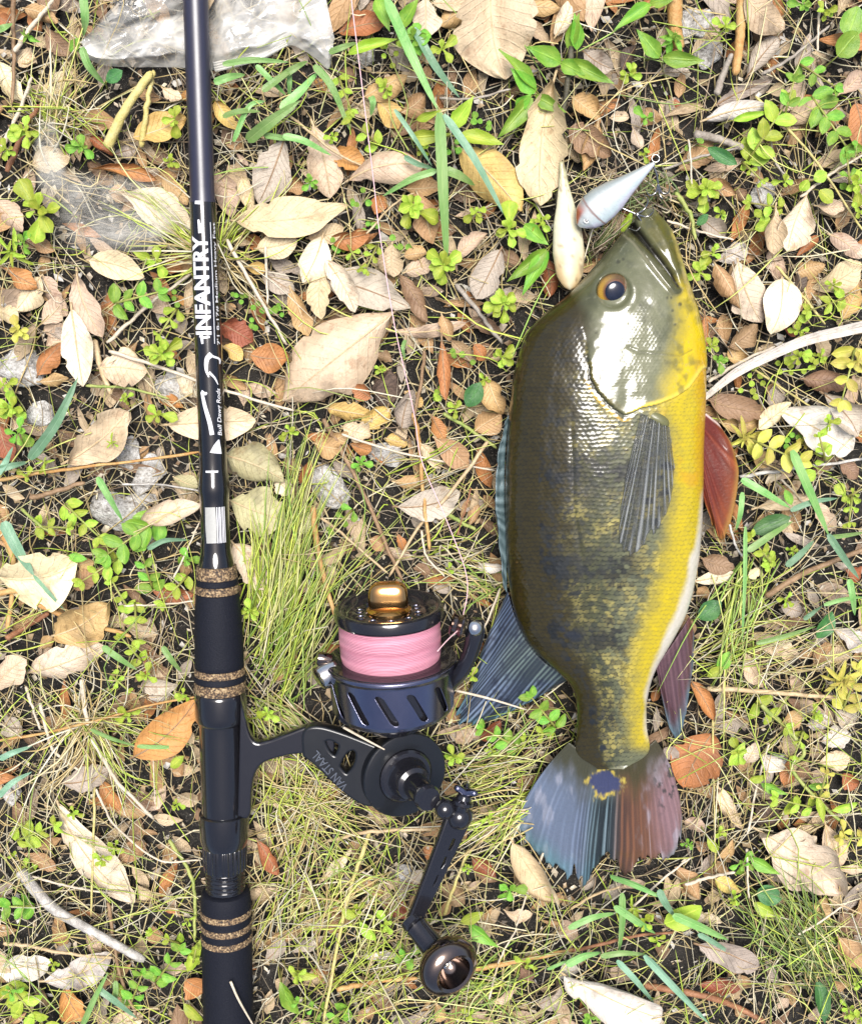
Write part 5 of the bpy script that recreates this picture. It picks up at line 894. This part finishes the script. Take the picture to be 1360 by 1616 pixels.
# ---------------------------------------------------------------- herbs
def proto_leaf(name, prof, cup, droop, nu=7, nv=5):
    u = np.linspace(0, 1, nu)[:, None]; v = np.linspace(-1, 1, nv)[None]; hw = np.interp(u, [a for a, b in prof], [b for a, b in prof])
    V = np.stack([u + 0 * v, v * hw, cup * hw * v ** 2 - droop * u ** 2 + .03 * np.sin(u * 9 + v * 2)], -1); uv = np.stack([u + 0 * v, v * .5 + .5 + 0 * u], -1)
    return {m: mesh_np(name, V.reshape(-1, 3), grid_faces(nu, nv), MATS[m], True, uv.reshape(-1, 2)) for m in ('herb_lime', 'herb_green', 'herb_dark', 'herb_yellow')}
PL = {'spat': [proto_leaf('leaf', [(0, .05), (.28, .10), (.55, .24), (.78, .31), (.92, .24), (.98, .11), (1, .03)], .5, .15 + .1 * k, 10) for k in range(3)],
      'oval': [proto_leaf('leaf', [(0, .05), (.15, .2), (.45, .33), (.75, .27), (.93, .12), (1, .01)], .4, .1 + .1 * k) for k in range(3)],
      'point': [proto_leaf('leaf', [(0, .04), (.12, .13), (.35, .22), (.65, .15), (.88, .05), (1, .005)], .7, .1 + .15 * k, 9) for k in range(3)],
      'round': [proto_leaf('leaf', [(0, .1), (.12, .36), (.4, .5), (.7, .44), (.9, .25), (1, .05)], .25, .05 + .05 * k) for k in range(3)],
      'slim': [proto_leaf('leaf', [(0, .05), (.2, .10), (.6, .11), (.9, .06), (1, .01)], .5, .2, 7) for k in range(2)]}
rh = random.Random(77)
def add_leaf(parent, kind, mat, loc, L, az, el, roll=0.0):
    o = bpy.data.objects.new('leaf', rh.choice(PL[kind])[mat]); COL.objects.link(o); o.parent = parent; o.location = loc; o.scale = (L, L, L)
    o.rotation_euler = (Matrix.Rotation(az, 3, 'Z') @ Matrix.Rotation(-el, 3, 'Y') @ Matrix.Rotation(roll, 3, 'X')).to_euler(); return o
def stem_to(parent, pts, r):
    V, Fs = tube(crom(pts, 8), np.linspace(r, r * .6, 8), 5); o = bpy.data.objects.new('stem', mesh_np('stem', V, Fs, MATS['herb_stem'])); COL.objects.link(o); o.parent = parent
HW = {'herb_lime': 'lime-green', 'herb_green': 'bright green', 'herb_dark': 'dark green', 'herb_yellow': 'yellowish-green'}
def herb(px, py, r, kind, mat, az=None):
    """r: reach in pixels"""
    g0 = at(px, py, .012); zb = float(gh(g0[0], g0[1])) + .002; base = at(px, py, zb); top_z = rh.uniform(.014, .026); T = at(px, py, zb + top_z) - base; rm = r * PXM
    word = {'r': 'spoon-leaved rosette', 's': 'paired-leaf sprig', 'c': 'tiny-leaved clover patch', 'p': 'pointed-leaf sprig', 'n': 'slender-leaf tuft'}[kind]
    t = empty('herb', tuple(base), f"{'small' if r < 21 else 'larger' if r > 36 else 'middling'} {HW[mat]} {word} {place(px, py)}", 'herb'); Tv = Vector(T)
    if kind in 'rpn':
        lk = {'r': 'spat', 'p': 'point', 'n': 'slim'}[kind]; stem_to(t, [(0, 0, 0), tuple(T * .5), tuple(T)], .0006)
        n = rh.randint(5, 9) if r < 30 else rh.randint(8, 13); a0 = rh.uniform(0, 6.28)
        for k in range(n):
            f = k / n; add_leaf(t, lk, mat, Tv + Vector((rh.uniform(-.1, .1) * rm, rh.uniform(-.1, .1) * rm, .0006 * k)), rm * (.95 - .55 * f) * rh.uniform(.55, 1.15), a0 + k * 2.4 + rh.uniform(-.25, .25), .05 + .85 * f + rh.uniform(-.25, .25), rh.uniform(-.55, .55))
    elif kind == 's':
        az = rh.uniform(0, 6.28) if az is None else az; d = Vector((math.cos(az), math.sin(az), 0)); Lm = rm * 1.7; P = [Tv * .6 - d * Lm * .5, Tv - d * Lm * .1 + Vector((0, 0, .002)), Tv + d * Lm * .5 + Vector((0, 0, .003))]
        stem_to(t, [tuple(x) for x in P], .0008); n = max(2, int(r / 12))
        C_ = crom([tuple(x) for x in P], n + 1)
        for k in range(n + 1):
            ll = rm * rh.uniform(.5, .72) * (1.1 - .35 * k / n)
            for s in (-1, 1): add_leaf(t, 'oval' if r > 28 else 'spat', mat, Vector(C_[k]), ll, az + s * rh.uniform(.7, 1.35), rh.uniform(.05, .5), rh.uniform(-.4, .4))
        add_leaf(t, 'oval', mat, Vector(C_[-1]), rm * .4, az, .4)
    else:
        n = max(5, int(r / 3.2))
        for k in range(n):
            a = rh.uniform(0, 6.28); q_ = rm * math.sqrt(rh.random()); loc = Vector((math.cos(a) * q_, math.sin(a) * q_, rh.uniform(.010, .018)))
            add_leaf(t, 'round', mat, loc, rh.uniform(.0028, .0040), rh.uniform(0, 6.28), rh.uniform(-.2, .3))
        stem_to(t, [(0, 0, 0), (rm * .3, 0, .006), (rm * .6, rm * .2, .011)], .0004)
    return t
HB = '''A r l 130 620 90;A r l 190 985 135;A n l 60 1180 120;A s g 640 1390 120;A r y 100 1540 75;A r l 740 1225 85;A s l 790 1500 80;A c g 820 1400 55;A c g 1140 1385 40;A c g 1200 1475 65;A c g 1315 1470 60;A r g 390 690 70;A r l 820 560 75;A r l 40 700 65;A p g 130 170 60;A r l 800 755 45;A r g 110 1130 60
B c l 490 270 60;B r g 600 195 95;B r l 730 230 75;B s l 280 440 85;B s l 370 620 90;B r l 470 415 55;B r l 220 640 45;B c g 345 945 62;B c g 395 1035 50;B r l 590 965 115;B c g 545 1120 60;B s l 320 1190 70;B s l 405 1200 65;B r l 740 1235 110;B r l 1040 1075 115;B r l 1190 1035 75;B r l 1015 1420 95;B r l 890 990 65;B r g 120 850 55;B c g 250 1160 40;B r l 640 700 50;B c g 790 720 45;B c g 910 600 40
C p g 470 190 90;C r l 270 350 65;C r g 345 550 65;C r l 345 720 55;C r l 715 125 55;C s g 1145 355 105;C r g 1080 30 65;C s g 1010 475 95;C s g 1200 570 150;C s l 910 620 160;C r l 990 850 65;C s g 1290 815 75;C r l 1330 860 95;C s l 905 960 85;C r l 620 890 95;C c g 540 670 40;C r l 660 1180 65;C r l 600 1275 85;C r l 1220 1330 55;C s l 1190 1420 95;C r l 1060 1545 65;C r g 1330 700 55;C r l 1340 990 65;C s l 840 800 65;C r l 700 1000 40;C r l 1180 60 70
D r l 60 300 95;D r g 90 420 85;D r l 760 50 95;D r l 740 340 85;D r l 590 265 45;D s l 390 830 125;D s g 625 905 165;D s g 690 1060 110;D r g 880 1010 65;D s l 820 1150 95;D n l 530 470 65;D s l 620 1430 85;D r l 690 1550 65;D s l 560 1580 60;D s l 250 860 85;D n l 210 560 75;D r l 1170 1250 65;D s l 640 1300 100;D s l 470 1060 110;D s l 570 1180 90;D r l 130 620 60;D r l 30 200 60
E r l 1010 65 75;E c g 800 100 60;E r g 350 560 65;E s g 270 825 75;E r l 790 310 55;E r l 930 175 45;E r l 760 1060 45;E r l 870 1555 55;E r l 450 120 40;E r l 20 420 60;E c l 700 220 40
F r l 1060 65 75;F c l 950 100 50;F c l 850 150 40;F c l 810 220 45;F c l 1085 125 40;F s y 1290 150 135;F r y 1335 80 80;F c g 985 440 50;F s l 1170 500 70;F n y 800 440 100;F s y 945 500 145;F s l 1300 775 70;F s l 885 970 95;F r l 1030 970 45;F r g 690 90 75;F r l 1160 70 45;F n y 1250 1575 125;F r l 650 20 60;F s l 1320 700 60;F r l 1000 1200 50;F c l 880 1000 40;F r y 1080 470 80;F r l 1200 380 60
G r l 600 150 65;G s l 170 700 125;G r l 540 765 65;G s g 70 1040 115;G s g 785 1320 130;G s g 640 1430 110;G s l 780 1190 85;G s l 130 1500 160;G s l 910 1280 60;G r l 830 570 45;G r l 880 1110 45;G r l 1250 140 65;G s l 120 845 75;G r l 350 610 60;G r l 250 1310 55;G r g 60 1440 60;G r l 480 820 50;G r l 860 60 45;G r l 1190 330 50
H r l 790 340 65;H s g 1000 255 110;H s g 1205 140 115;H r l 945 630 45;H r g 1050 965 85;H r g 565 1275 90;H r l 470 1125 65;H s g 220 1560 100;H s g 120 1510 75;H r l 860 1540 55;H r l 960 310 65;H r l 60 1360 65;H r l 1130 1310 60;H r l 850 860 45;H s l 1190 240 80;H r l 330 1060 50
I r l 780 330 85;I r g 545 750 45;I r g 800 845 85;I s l 1040 560 105;I r l 335 1110 75;I r l 760 1000 65;I s y 1340 720 100;I r y 1265 700 65;I s y 1300 30 120;I r g 95 1560 85;I s l 930 150 105;I r l 1140 145 55;I r l 1340 1560 65;I r l 400 1200 55;I n l 290 1050 60;I s y 1170 480 75;I r l 1290 1520 60;I r l 690 700 50;I s l 1060 280 70;I r l 1330 1400 50'''
MM = {'l': 'herb_lime', 'g': 'herb_green', 'y': 'herb_yellow', 'd': 'herb_dark'}
for ln in HB.replace('\n', ';').split(';'):
    p = ln.split(); x, y = rp(p[0], float(p[3]), float(p[4])); herb(x, y, float(p[5]) / ZS, p[1], MM[p[2]])
# single green leaves: base, tip, width
GL = '''A g o 330 240 370 180 45;A d o 500 380 570 330 60;B l p 300 250 510 165 55;B g p 430 -10 485 135 75;B g p 540 130 620 -10 70;B g p 1165 415 1000 225 62;B g p 1165 430 1050 320 80;B g p 1145 455 1020 640 85;B g p 1080 500 1150 440 60;B g p 1170 450 1295 525 65;B g p 1285 290 1125 220 90;B g p 1288 292 1390 350 70;B g p 1320 225 1370 60 60;B l p 775 600 880 450 75;B l p 585 640 760 640 70;B l p 815 635 1020 660 75;B l p 615 560 725 520 40;B g p 1115 1050 1225 1145 75;B g p 1215 1165 1045 1315 75;B g p 1222 1175 1105 1355 75
C g p 370 20 220 115 65;C g p 370 15 490 -10 60;C g p 415 265 315 150 75;C g p 430 270 620 290 75;C g p -10 285 200 395 75;C g p 30 230 20 60 65;C d o 640 690 775 770 60;C g r 1245 260 1340 150 110;C g r 1290 170 1340 30 110;C l o 1070 890 1110 840 55;C l o 1135 840 1195 805 60;C l o 1160 890 1225 940 70;C l o 860 1070 920 1040 50;C l o 900 1060 910 1000 50;C l o 860 1010 890 980 45;C l p 760 560 930 520 40;C l o 1060 1490 1110 1480 45;C d o 590 1050 640 1000 40;C l p 240 1080 290 990 45
E d o 850 300 910 190 90;F d o 845 885 1025 815 95;F l o 1085 640 1140 600 65;F l o 1230 670 1280 700 60;F d o 600 1290 700 1210 95;F d o 1150 1380 1230 1270 90;F g o 690 1530 740 1450 65;F l o 640 1560 710 1520 60;F l o 1140 520 1220 480 75;F g o 1000 690 1030 760 40;G l o 880 1350 930 1220 60;G l o 860 1500 940 1590 60;G l o 800 400 850 350 50;G l o 540 1400 580 1480 50;G g o 1310 1400 1380 1560 70
H l o 350 1120 420 1210 60;H l o 270 1060 330 1110 50;H g p 860 1130 990 1240 85;H l o 820 1120 920 1080 60;H g o -10 1430 50 1560 80;H l o 20 1350 150 1380 55;I g p 840 820 975 900 70;I l o 1000 620 1060 530 80;I g p 890 475 1010 530 50;I l o 830 460 910 440 50;I l p 855 1030 975 1110 70;I l r 440 1130 610 1050 130;I l p 1150 540 1185 660 45;I d r 870 980 985 1010 100;I d p 1150 1400 1190 1600 90;I l o 740 390 810 290 55;I l o 640 730 685 800 45;I l o 1220 600 1340 570 50;I g o 1190 480 1110 490 50;D g o 320 1000 400 1010 45;A l p 700 1200 620 1180 45'''
for ln in GL.replace('\n', ';').split(';'):
    p = ln.split(); x1, y1 = rp(p[0], float(p[3]), float(p[4])); x2, y2 = rp(p[0], float(p[5]), float(p[6])); w = float(p[7]) / ZS
    A = at(x1, y1, .020); B = at(x2, y2, .026 if p[2] == 'p' else .022); d = B - A; L = float(np.linalg.norm(d)); kind = {'o': 'oval', 'p': 'point', 'r': 'round'}[p[2]]; wr = {'oval': .66, 'point': .44, 'round': 1.0}[kind]
    t = empty('green_leaf', tuple(A), f"{'large' if L / PXM > 48 else 'small'} single {HW[MM[p[1]]]} {'pointed' if kind == 'point' else kind} leaf {place((x1 + x2) / 2, (y1 + y2) / 2)}", 'leaf')
    o = add_leaf(t, kind, MM[p[1]], (0, 0, 0), L, math.atan2(d[1], d[0]), math.asin(d[2] / L) + .08, rh.uniform(-.35, .35)); o.name = 'leaf_blade'; o.scale = (L, w * PXM / wr, L * .8)
    e = -Vector(d) * .35; e.z = -.012; stem_to(t, [tuple(e), tuple(e * .4 + Vector((0, 0, .002))), (0, 0, 0)], .0005)
# ---------------------------------------------------------------- fine grass, straw and crumbs nobody could count
def strands(specs, name, label, cat, kind=None, group=None):
    """specs: list of (points Nx3, radius, colour)"""
    n, sd = 7, 3; Vs, Cs = [], []
    for P, r, c in specs:
        P = crom(P, n); T = np.gradient(P, axis=0); T /= np.linalg.norm(T, axis=1)[:, None] + 1e-9; S = np.cross(T, (0, 0, 1.0)); S /= np.linalg.norm(S, axis=1)[:, None] + 1e-9; U_ = np.cross(S, T)
        rr = r * np.array([.8, 1, 1, .95, .8, .55, .15]); 
        for k in range(sd):
            a = k * 2.0944; Vs.append(P + rr[:, None] * (math.cos(a) * S + math.sin(a) * U_ * .7))
        Cs.append(np.tile(np.asarray(c), (n * sd, 1)))
    m = len(specs); V = np.array(Vs).reshape(m, sd, n, 3).transpose(0, 2, 1, 3).reshape(-1, 3); f = grid_faces(n, sd, True); F_ = (f[None] + (np.arange(m) * n * sd)[:, None, None]).reshape(-1, 4).astype(np.int32)
    return tag(mk(name, V, F_, MATS['strand'], col=np.vstack(Cs)), label, cat, group, kind)
SCOL = {'straw': [(.62, .51, .28), (.68, .60, .40), (.52, .39, .17), (.58, .46, .20), (.66, .61, .46)], 'lime': [(.50, .58, .09), (.60, .63, .17), (.40, .53, .06), (.64, .63, .28)], 'green': [(.26, .42, .07), (.28, .40, .09), (.36, .44, .10)], 'dark': [(.10, .16, .05), (.16, .22, .07), (.30, .32, .14)], 'root': [(.30, .22, .14), (.20, .14, .09), (.40, .33, .24)]}
def jit(c): k = rh.uniform(.75, 1.2); return tuple(min(1, x * k) for x in c)
def bundle(n, root, tip, rs, ts, cols, z0=.006, z1=.03, rr=(.00034, .00072), sag=.3):
    out = []
    for _ in range(n):
        x1, y1 = root[0] + rh.gauss(0, rs), root[1] + rh.gauss(0, rs); f = rh.uniform(.45, 1.1); x2, y2 = root[0] + (tip[0] - root[0]) * f + rh.gauss(0, ts), root[1] + (tip[1] - root[1]) * f + rh.gauss(0, ts)
        mx, my = (x1 + x2) / 2 + rh.gauss(0, ts * sag), (y1 + y2) / 2 + rh.gauss(0, ts * sag); zt = z0 + (z1 - z0) * rh.random()
        if covered(x2, y2) or covered(mx, my) and not covered(*root): continue
        out.append((np.vstack([at(x1, y1, z0), at(mx, my, (z0 + zt) / 2 + .006), at(x2, y2, zt)]), rh.uniform(*rr), jit(rh.choice(SCOL[rh.choice(cols)])))); 
    return out
TU = [('fan of thin lime grass spreading out from under the rod lettering', [(30, (332, 408), (165, 280), 9, 26, 'ls'), (26, (340, 400), (225, 420), 9, 30, 'ls'), (26, (345, 400), (430, 300), 8, 34, 'l'), (18, (350, 415), (440, 480), 8, 34, 's')]),
      ('dense tuft of long fine green grass beside the fore grip', [(80, (425, 1010), (500, 700), 26, 36, 'lgl'), (44, (440, 1080), (560, 830), 30, 40, 'lg'), (50, (470, 1090), (600, 980), 28, 30, 'lg'), (30, (410, 960), (405, 780), 14, 24, 'l')]),
      ('matted yellow-green grass between the reel foot and rear grip', [(46, (430, 1330), (520, 1180), 38, 50, 'ls'), (46, (440, 1480), (500, 1320), 38, 55, 'ls'), (60, (450, 1250), (580, 1300), 36, 45, 'ls'), (60, (420, 1120), (500, 1210), 22, 40, 'lsg')]),
      ('fine dark green grass matted past the end of the tail fin', [(70, (1290, 1540), (1200, 1400), 34, 42, 'dg'), (50, (1250, 1450), (1340, 1560), 34, 40, 'dsl')]),
      ('bundle of yellowish grass running under the tail fin', [(60, (850, 1260), (730, 1330), 20, 34, 'ls'), (50, (740, 1220), (860, 1190), 20, 26, 'ls'), (30, (770, 1290), (880, 1320), 20, 24, 'l')]),
      ('pale straw bundle radiating beside the reel seat', [(40, (140, 1140), (60, 1250), 12, 50, 's'), (40, (140, 1140), (230, 1240), 10, 50, 'sl'), (24, (135, 1135), (130, 1080), 8, 24, 's')]),
      ('thin green grass crossing between the pelvic and anal fins', [(34, (1180, 900), (1130, 1090), 22, 40, 'lg'), (34, (1110, 1040), (1290, 950), 18, 40, 'ls'), (20, (1190, 1080), (1320, 1000), 22, 40, 's')]),
      ('thin pale grass lying against the back of the fish', [(26, (690, 880), (800, 840), 22, 30, 'sl'), (22, (780, 930), (690, 880), 14, 30, 'gs'), (22, (640, 760), (780, 690), 26, 24, 'ls')]),
      ('yellow straw clump among leaves at the cobweb funnel', [(40, (60, 230), (120, 80), 24, 34, 'sl'), (34, (40, 160), (150, 210), 24, 30, 'ls')]),
      ('wet dark weed and roots caught between lure and fish mouth', [(60, (1030, 300), (1005, 345), 22, 16, 'ddr'), (40, (1060, 330), (1010, 280), 18, 18, 'drs'), (30, (930, 400), (985, 345), 10, 12, 'dr')]),
      ('loose green grass around the crank knob', [(50, (560, 1560), (690, 1460), 34, 50, 'ls'), (40, (800, 1540), (700, 1600), 34, 44, 'lg'), (40, (600, 1400), (500, 1480), 30, 50, 'ls')])]
CM = {'l': 'lime', 's': 'straw', 'g': 'green', 'd': 'dark', 'r': 'root'}
for lab, bs in TU:
    sp_ = []
    for (n, a, b, rs, ts, c) in bs: sp_ += bundle(n, a, b, rs, ts, [CM[x] for x in c])
    strands(sp_, 'grass_tuft', lab, 'grass', 'stuff')
sp_ = []
def loose(n, cols, Lr, rr, zr, wild=.25, box_=(-480, -480, 1840, 2100), keep=None):
    for _ in range(n):
        x, y = rh.uniform(box_[0], box_[2]), rh.uniform(box_[1], box_[3])
        if keep and rh.random() > keep(x, y): continue
        L = rh.uniform(*Lr); a = rh.uniform(0, 6.28); dx, dy = math.cos(a) * L / 2, math.sin(a) * L / 2
        if zr[0] > .011 and (covered(x, y) or covered(x - dx, y - dy) or covered(x + dx, y + dy)): continue
        z = [rh.uniform(*zr) for _ in range(3)]; g = at(x, y, 0); gz = float(gh(g[0], g[1]))
        yield (np.vstack([at(x - dx, y - dy, z[0] + gz), at(x + rh.gauss(0, L * wild), y + rh.gauss(0, L * wild), z[1] + gz), at(x + dx, y + dy, z[2] + gz)]), rh.uniform(*rr), jit(rh.choice(SCOL[rh.choice(cols)])))
strands(list(loose(6000, ['straw', 'straw', 'root'], (40, 150), (.00020, .00050), (.003, .014))), 'straw_litter', 'fine dry straw and roots strewn all through the leaf litter', 'straw', 'stuff')
grassy = lambda x, y: .16 + .84 * ss(750, 1200, y) if x < 900 else .22 + .5 * ss(850, 1150, y)
strands(list(loose(5000, ['straw', 'lime', 'straw', 'lime'], (50, 190), (.00022, .00052), (.012, .027), .13, keep=grassy)), 'grass', 'thin stray grass and straw lying over the litter', 'grass', 'stuff')
fr = (-60, -60, 1420, 1680)
strands(list(loose(3000, ['straw', 'straw', 'straw', 'root', 'lime'], (30, 130), (.00022, .00060), (.002, .011), .22, fr)), 'straw_mat', 'pale mat of broken straw bedded between the leaves', 'straw', 'stuff')
strands(list(loose(750, ['lime', 'straw', 'green', 'lime'], (60, 210), (.00026, .00060), (.014, .028), .12, fr, grassy)), 'grass', 'longer yellow-green grass strands tangled over the leaves', 'grass', 'stuff')
# crumbs: bits of leaf, bark and grit
Vs, Cs = [], []
nb = 16000; bx = rng.uniform(-480, 1840, nb); by = rng.uniform(-480, 2100, nb); P0 = at(bx, by, 0); zz = gh(P0[:, 0], P0[:, 1]) + rng.uniform(.0005, .005, nb); az = rng.uniform(0, 6.28, nb); ll = rng.uniform(.0009, .0042, nb) * rng.uniform(.4, 1, nb); wd = ll * rng.uniform(.3, .8, nb); tl = rng.uniform(-.5, .5, nb)
ca, sa = np.cos(az), np.sin(az); palette = np.array([(.10, .07, .045), (.22, .14, .08), (.38, .27, .16), (.50, .42, .32), (.62, .54, .40), (.55, .52, .47), (.44, .32, .18)]); pc = palette[rng.integers(0, 7, nb)] * rng.uniform(.7, 1.2, (nb, 1))
for lx, ly, lz in ((-1, -.2, 0), (-.2, -1, .3), (1, .1, 0), (.1, 1, .35), (0, 0, .9)):
    Vs.append(np.stack([P0[:, 0] + ca * ll * lx - sa * wd * ly, P0[:, 1] + sa * ll * lx + ca * wd * ly, zz + lz * wd * .6 + tl * lx * ll], -1)); Cs.append(pc)
V = np.stack(Vs, 1).reshape(-1, 3); C = np.stack(Cs, 1).reshape(-1, 3); F_ = (np.array([(0, 1, 4), (1, 2, 4), (2, 3, 4), (3, 0, 4)])[None] + (np.arange(nb) * 5)[:, None, None]).reshape(-1, 3).astype(np.int32)
tag(mk('leaf_crumbs', V, F_, MATS['strand'], smooth=False, col=C), 'crumbs of leaf, bark and grit on the soil', 'litter', kind='stuff')
# small leaves deep in the litter, and the litter carrying on past what the photograph shows
Vs, Fs, UVs, Ms, n0 = [], [], [], [], 0
ro = random.Random(3); slots = ['brown', 'tan', 'beige', 'pink', 'grey', 'tan', 'beige', 'orange']
for _ in range(2300):
    x, y = ro.uniform(-480, 1840), ro.uniform(-480, 2100); inn = -40 < x < 1400 and -40 < y < 1660
    A = at(x, y, 0); V, me = leaf_mesh('tmp', ro.uniform(.010, .028) if inn else ro.uniform(.018, .05), ro.uniform(.005, .012) if inn else ro.uniform(.009, .02), None, ro, nu=9, nv=5, ang=ro.uniform(.3, 1.4), wave=.15); me_uv = np.stack(np.meshgrid(np.linspace(0, 1, 9), np.linspace(0, 1, 5), indexing='ij'), -1).reshape(-1, 2); bpy.data.meshes.remove(me)
    a = ro.uniform(0, 6.28); b = ro.uniform(-.35, .35); V = V.reshape(-1, 3); V = np.stack([V[:, 0] * math.cos(a) - V[:, 1] * math.sin(a), V[:, 0] * math.sin(a) + V[:, 1] * math.cos(a), V[:, 2] + V[:, 1] * b], -1) + A + np.array([0, 0, float(gh(A[0], A[1])) + (ro.uniform(.001, .006) if inn else ro.uniform(.005, .014))])
    Vs.append(V); Fs.append(grid_faces(9, 5) + n0); UVs.append(me_uv); n0 += 45; Ms += [ro.randrange(8)] * 32
lo = tag(mk('leaf_litter', np.vstack(Vs), np.vstack(Fs).astype(np.int32), MATS['dry_leaf_brown'], uv=np.vstack(UVs)), 'mixed brown leaf litter bedded on the soil between the larger leaves', 'litter', kind='stuff')
for k in slots[1:]: lo.data.materials.append(MATS['dry_leaf_' + k])
lo.data.polygons.foreach_set('material_index', np.array(Ms, np.int32))
# things that read alike are told apart by the leaf they touch; what still reads alike shares a label and a group
tops = [o for o in SC.objects if o.parent is None and 'label' in o and o.get('kind') is None]
lv = [(o, np.array(o.location)) for o in tops if o.name.startswith('dry_leaf')]; LP_ = np.array([p for _, p in lv])
def regroup():
    g = {}
    for o in tops: g.setdefault(o['label'], []).append(o)
    return {k: v for k, v in g.items() if len(v) > 1}
for lab, os_ in regroup().items():
    used = set()
    for o in os_:
        d = np.linalg.norm(LP_ - np.array(o.location), axis=1).argsort()
        for k in d[:14]:
            other = lv[k][0]
            if other is o or other in os_: continue
            w = other['label'].split(' leaf ')[0].replace(' dry fallen', '').replace('mid-sized ', '').split(' '); ph = ' '.join(w[-3:]); 
            if ph not in used and len((lab + ' touching a ' + ph + ' leaf').split()) <= 16: used.add(ph); o['label'] = lab + ', near a ' + ph + ' leaf'; break
for lab, os_ in regroup().items():
    for o in os_: o['group'] = 'set of ' + lab
